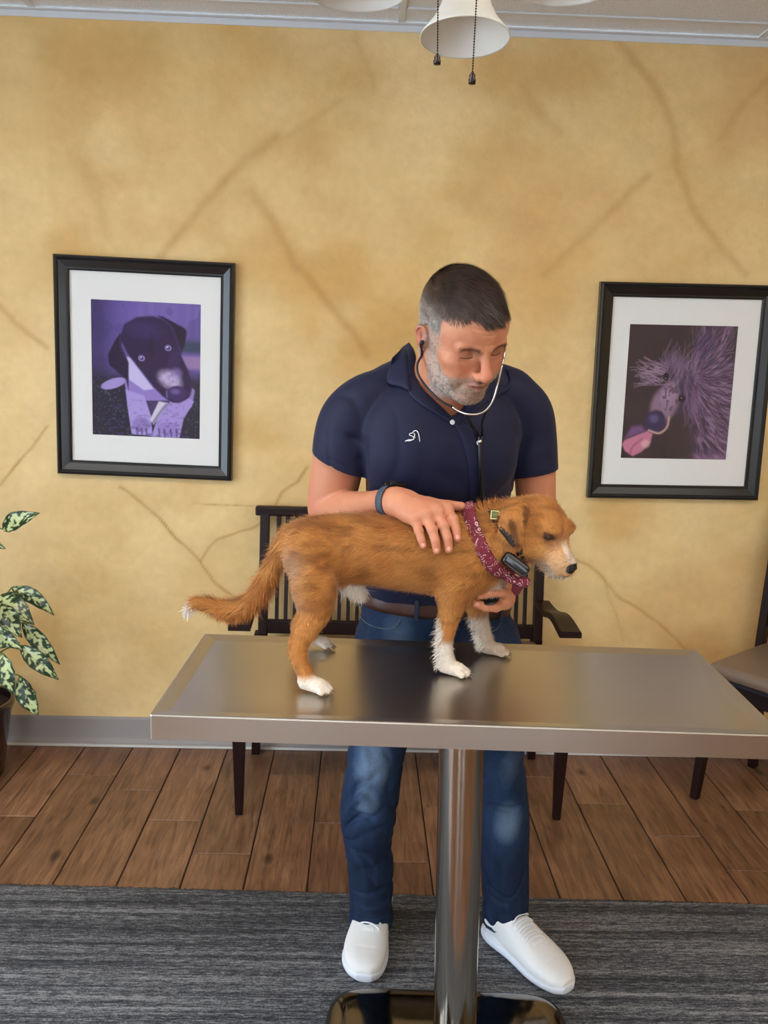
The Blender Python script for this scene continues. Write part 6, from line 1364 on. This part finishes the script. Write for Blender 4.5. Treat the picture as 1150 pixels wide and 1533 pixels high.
# ================================================================= POTTED PLANT
def plant():
    pc = (-1.350, 2.83); root = empty('potted_plant', (pc[0], pc[1], 0), 'leafy plant with cream-splashed green leaves in dark pot at left edge', 'plant')
    Hp = .285; MP = mat('dark_glazed_pot', (38, 22, 26), rough=.25, coat=.5, noise=.2, nscale=12)
    MB().lathe([(.0001, .002), (.095, .002), (.102, .01), (.115, .10), (.130, .20), (.140, Hp-.03), (.146, Hp-.028), (.149, Hp-.01), (.146, Hp), (.136, Hp), (.133, Hp-.03), (.0001, Hp-.032)], (pc[0], pc[1], 0), 40).build('pot', MP, root, True, 40)
    MB().lathe([(.0001, Hp-.030), (.134, Hp-.028)], (pc[0], pc[1], 0), 30).build('soil', mat('potting_soil', (40, 28, 20), rough=.95, bump=1, bscale=120), root)
    ML_ = mat('variegated_leaf', rough=.35, attr='paint', coat=.15, spec=.5); MS = mat('leaf_stalk', (96, 120, 62), rough=.5)
    dg = np.array(lin((30, 54, 30))[:3]); mg = np.array(lin((66, 100, 46))[:3]); cr = np.array(lin((196, 206, 150))[:3])
    def leaf(b, t, wd, nrmv, seed, fold=.25, droop=.12, cream=1.0, stem=None):
        b, t = np.array(b), np.array(t); ax = t-b; L_ = np.linalg.norm(ax); ax = ax/L_; n_ = nrm(np.array(nrmv)-ax*np.dot(nrmv, ax)); sd = np.cross(n_, ax); nu, nv = 64, 33
        def fn(u, v):
            w_ = wd*np.interp(u, [0, .08, .25, .45, .7, .9, 1], [.04, .42, .86, 1, .72, .26, .0]); q = (v-.5)*2; ben = -droop*L_*4*(u*(u-1))*1.0
            P = b+ax*(u*L_)[:, None]+sd*(q*w_)[:, None]+n_*(ben+np.abs(q)*w_*fold+.05*wd*np.sin(u*22+seed)*q*q)[:, None]; return P
        me = grid_mesh('leaf', nu, nv, fn); u, v = np.meshgrid(np.linspace(0, 1, nu), np.linspace(0, 1, nv)); u, v = u.ravel(), v.ravel(); q = np.abs(v-.5)*2
        U = np.stack([u*L_*1.0-q*.012, (v-.5)*wd*2.2, u*0], 1); n1 = vnoise(U, 95, 100+seed, 2); k = sstep(.42, .56, n1+(.10-.36*q)*cream*.5)*sstep(1.0, .72, q)*sstep(1.0, .85, u)*sstep(0, .06, u)
        c = dg*(1-k[:, None])+cr*k[:, None]; rim = sstep(.02, .14, np.abs(k-.5)); c = c*rim[:, None]+mg*(1-rim[:, None]); set_cols(me, c)
        o = link('leaf', me, ML_, None, True); md = o.modifiers.new('thick', 'SOLIDIFY'); md.thickness = .0007; part(o, root)
        s0 = np.array([pc[0]+random.uniform(-.03, .03), pc[1]+random.uniform(-.03, .03), Hp-.02]) if stem is None else np.array(stem)
        mid = (s0*.4+b*.6)+np.array([0, 0, .06]); MB().tube(spline([s0, s0*.7+mid*.3+np.array([0, 0, .04]), mid, b, b+ax*L_*.15], 5), np.linspace(.0042, .0016, 21), 7).build('stem', MS, root, True)
    q = lambda a, b, y: W(a, b, y)
    top = np.array([pc[0]+.02, pc[1], .78]); MB().tube(spline([(pc[0], pc[1], Hp-.02), (pc[0]-.01, pc[1]+.01, .5), tuple(top)], 8), np.linspace(.010, .006, 17), 8).build('stalk', MS, root, True)
    LV = [((4, 792, 2.82), (60, 768, 2.78), 13, (-.2, -1, .35), .35, .10, 1, top), ((-22, 806, 2.85), (9, 822, 2.80), 8, (.2, -1, .3), .4, .1, .2, top), ((17, 880, 2.80), (82, 922, 2.78), 11, (.5, -.7, .5), .6, .14, 1, None), ((-6, 893, 2.76), (52, 936, 2.70), 17, (.3, -.8, .6), .2, .16, 1.2, None),
          ((33, 932, 2.74), (90, 995, 2.72), 11, (.3, -1, .4), .35, .10, 1.1, None), ((30, 966, 2.70), (88, 1018, 2.69), 12, (.25, -1, .5), .3, .10, 1.1, None), ((4, 978, 2.64), (21, 1040, 2.62), 13, (-.1, -1, .3), .25, .08, 1.1, None), ((30, 1012, 2.68), (58, 1072, 2.67), 14, (-.1, -1, .25), .3, .08, 1.2, None),
          ((2, 905, 2.68), (33, 955, 2.64), 14, (0, -1, .5), .25, .12, 1.3, None), ((-8, 946, 2.66), (35, 974, 2.62), 10, (.1, -1, .7), .3, .14, 1.0, None), ((-14, 968, 2.70), (30, 962, 2.66), 9, (0, -1, .8), .3, .1, .8, None), ((-40, 900, 2.66), (8, 950, 2.58), 15, (-.2, -1, .5), .2, .12, .4, None),
          ((-40, 880, 2.8), (-100, 930, 2.75), 15, (-.4, -1, .5), .3, .14, 1, None), ((-45, 940, 2.7), (-95, 1000, 2.66), 14, (-.3, -1, .4), .3, .1, 1, None), ((-30, 985, 2.62), (-60, 1040, 2.6), 13, (-.1, -1, .3), .3, .1, 1, None), ((-30, 800, 2.84), (-75, 780, 2.8), 13, (.2, -1, .4), .35, .1, 1, top), ((-25, 770, 2.86), (-15, 720, 2.84), 11, (0, -1, .2), .3, .05, 1, top), ((-20, 860, 2.9), (20, 845, 2.96), 12, (0, -.5, 1), .3, .12, 1, top) if False else ((-60, 850, 2.85), (-110, 830, 2.85), 12, (0, -.5, 1), .3, .12, 1, top)]
    for i, (b, t, wpx, nv_, fo, dr, cm, st) in enumerate(LV): leaf(q(*b), q(*t), S(2.75, wpx)*1.12, nv_, i, fo, dr, cm, st)
plant()
# ================================================================= CEILING FAN LIGHT
def fan():
    hx, hy = float(W(686, 30, 1.22)[0]), 1.22; rz_ = float(W(699, 57, 1.375)[2]); root = empty('ceiling_fan', (hx, hy, RZ), 'ceiling fan with frosted bell glass lights and two pull chains overhead', 'ceiling fan')
    MB_ = mat('oil_rubbed_bronze', (44, 32, 28), rough=.35, metal=.9); MG = mat('frosted_glass', (240, 238, 230), rough=.35, noise=.06, nscale=18, bump=.15, bscale=40, sss=.0, trans=.35)
    hz = rz_+.175
    MB().lathe([(.0001, 0), (.07, 0), (.072, -.01), (.06, -.05), (.02, -.06), (.0001, -.06)], (hx, hy, RZ), 32).build('canopy', MB_, root, True, 40); MB().tube([(hx, hy, RZ-.05), (hx, hy, hz+.20)], .0125, 16).build('downrod', MB_, root, True)
    MB().lathe([(.0001, .20), (.03, .20), (.05, .185), (.11, .165), (.125, .14), (.125, .10), (.11, .075), (.06, .055), (.0001, .055)], (hx, hy, hz), 40).build('motor_housing', MB_, root, True, 40)
    MB().lathe([(.0001, .06), (.035, .06), (.055, .045), (.06, .02), (.05, -.005), (.02, -.02), (.0001, -.022)], (hx, hy, hz), 32).build('switch_housing', MB_, root, True, 40)
    MBL = mat('walnut_blade', (70, 44, 30), rough=.45, noise=.2, nscale=8, stretch=(1, 8, 8))
    for k in range(5):
        a = math.radians(72*k+20); d = np.array([math.cos(a), math.sin(a), 0]); p = np.array([-d[1], d[0], 0]); zc = np.array([0, 0, 1]); R = Matrix((Vector(d), Vector(p), Vector(zc))).transposed() @ Matrix.Rotation(.2, 3, 'X')
        MB().box(np.array([hx, hy, hz+.135])+d*.36, (.40, .115, .007), R, .003).build('blade', MBL, root); MB().box(np.array([hx, hy, hz+.130])+d*.14, (.12, .03, .005), R, .002).build('blade_bracket', MB_, root)
    for k, (dx, dy) in enumerate(((.05, 1), (-.88, .05), (.84, -.26), (0, -1))):
        r = .155; c = np.array([hx+dx*r+(.018 if k == 0 else 0), hy+dy*r, rz_]); d = np.array([dx, dy, 0.])
        MB().tube(spline([(hx+dx*.04, hy+dy*.04, hz+.02), (hx+dx*.09, hy+dy*.09, hz+.035), tuple(c+np.array([0, 0, .185])), tuple(c+np.array([0, 0, .150]))], 6), .007, 10).build('light_arm', MB_, root, True)
        MB().lathe([(.0001, .165), (.020, .165), (.029, .155), (.029, .135), (.024, .130), (.0001, .130)], tuple(c), 24).build('shade_holder', MB_, root, True, 40)
        prof = [(.0255, .138), (.0265, .125), (.0280, .100), (.0300, .080), (.0335, .060), (.0395, .042), (.0490, .024), (.0610, .009), (.0668, .002), (.0675, .000), (.0668, -.0010), (.0650, .001), (.0590, .0075), (.0470, .0225), (.0372, .0410), (.0312, .060), (.0278, .080), (.0258, .100), (.0245, .125), (.0235, .138)]
        M_ = (Matrix.Rotation(-.10, 3, 'X') if k == 0 else Matrix.Rotation(0, 3, 'X'))
        sh = MB().lathe(prof, tuple(c), 56, M_, close=True).build('lamp_shade', MG, root, True)
        MB().lathe([(.0001, .130), (.010, .130), (.011, .105), (.016, .085), (.0185, .068), (.0165, .052), (.010, .042), (.0001, .040)], tuple(c), 20).build('bulb', thin_glass('bulb_glass'), sh, True)
        MB().tube([c+np.array(p) for p in ((-.005, 0, .10), (-.006, 0, .062), (0, 0, .055), (.006, 0, .062), (.005, 0, .10))], .0008, 5).build('filament', mat('filament', (255, 170, 90), rough=.4, emis=(1, .55, .25, 1), estr=3.0), sh, True)
    MC = mat('dark_bead_chain', (58, 44, 50), rough=.35, metal=.8)
    for (x0, x1, yb, y1_) in ((656, 655, 82, 95), (714, 707.5, 109, 124)):
        Yc = 1.172; b = W(x1, yb, Yc); a = W(x0, -10, Yc); a = b+(a-b)*((hz+.004-b[2])/(a[2]-b[2])); n = int(np.linalg.norm(b-a)/.0032); m = MB(); m.tube([a, b], .0005, 5)
        for i in range(n): q = bmesh.ops.create_icosphere(m.bm, subdivisions=1, radius=.0013); [setattr(v, 'co', v.co+Vector(a+(b-a)*(i+.5)/n)) for v in q['verts']]
        ch = m.build('pull_chain', MC, root, True); L_ = S(Yc, y1_-yb)
        MB().lathe([(.0001, .001), (.0022, .0), (.0042, -.003), (.0036, -.006), (.0050, -L_*.55), (.0046, -L_*.95), (.0001, -L_)], tuple(b), 12).build('chain_fob', mat('dark_wood_fob', (40, 22, 20), rough=.25), ch, True)
fan()
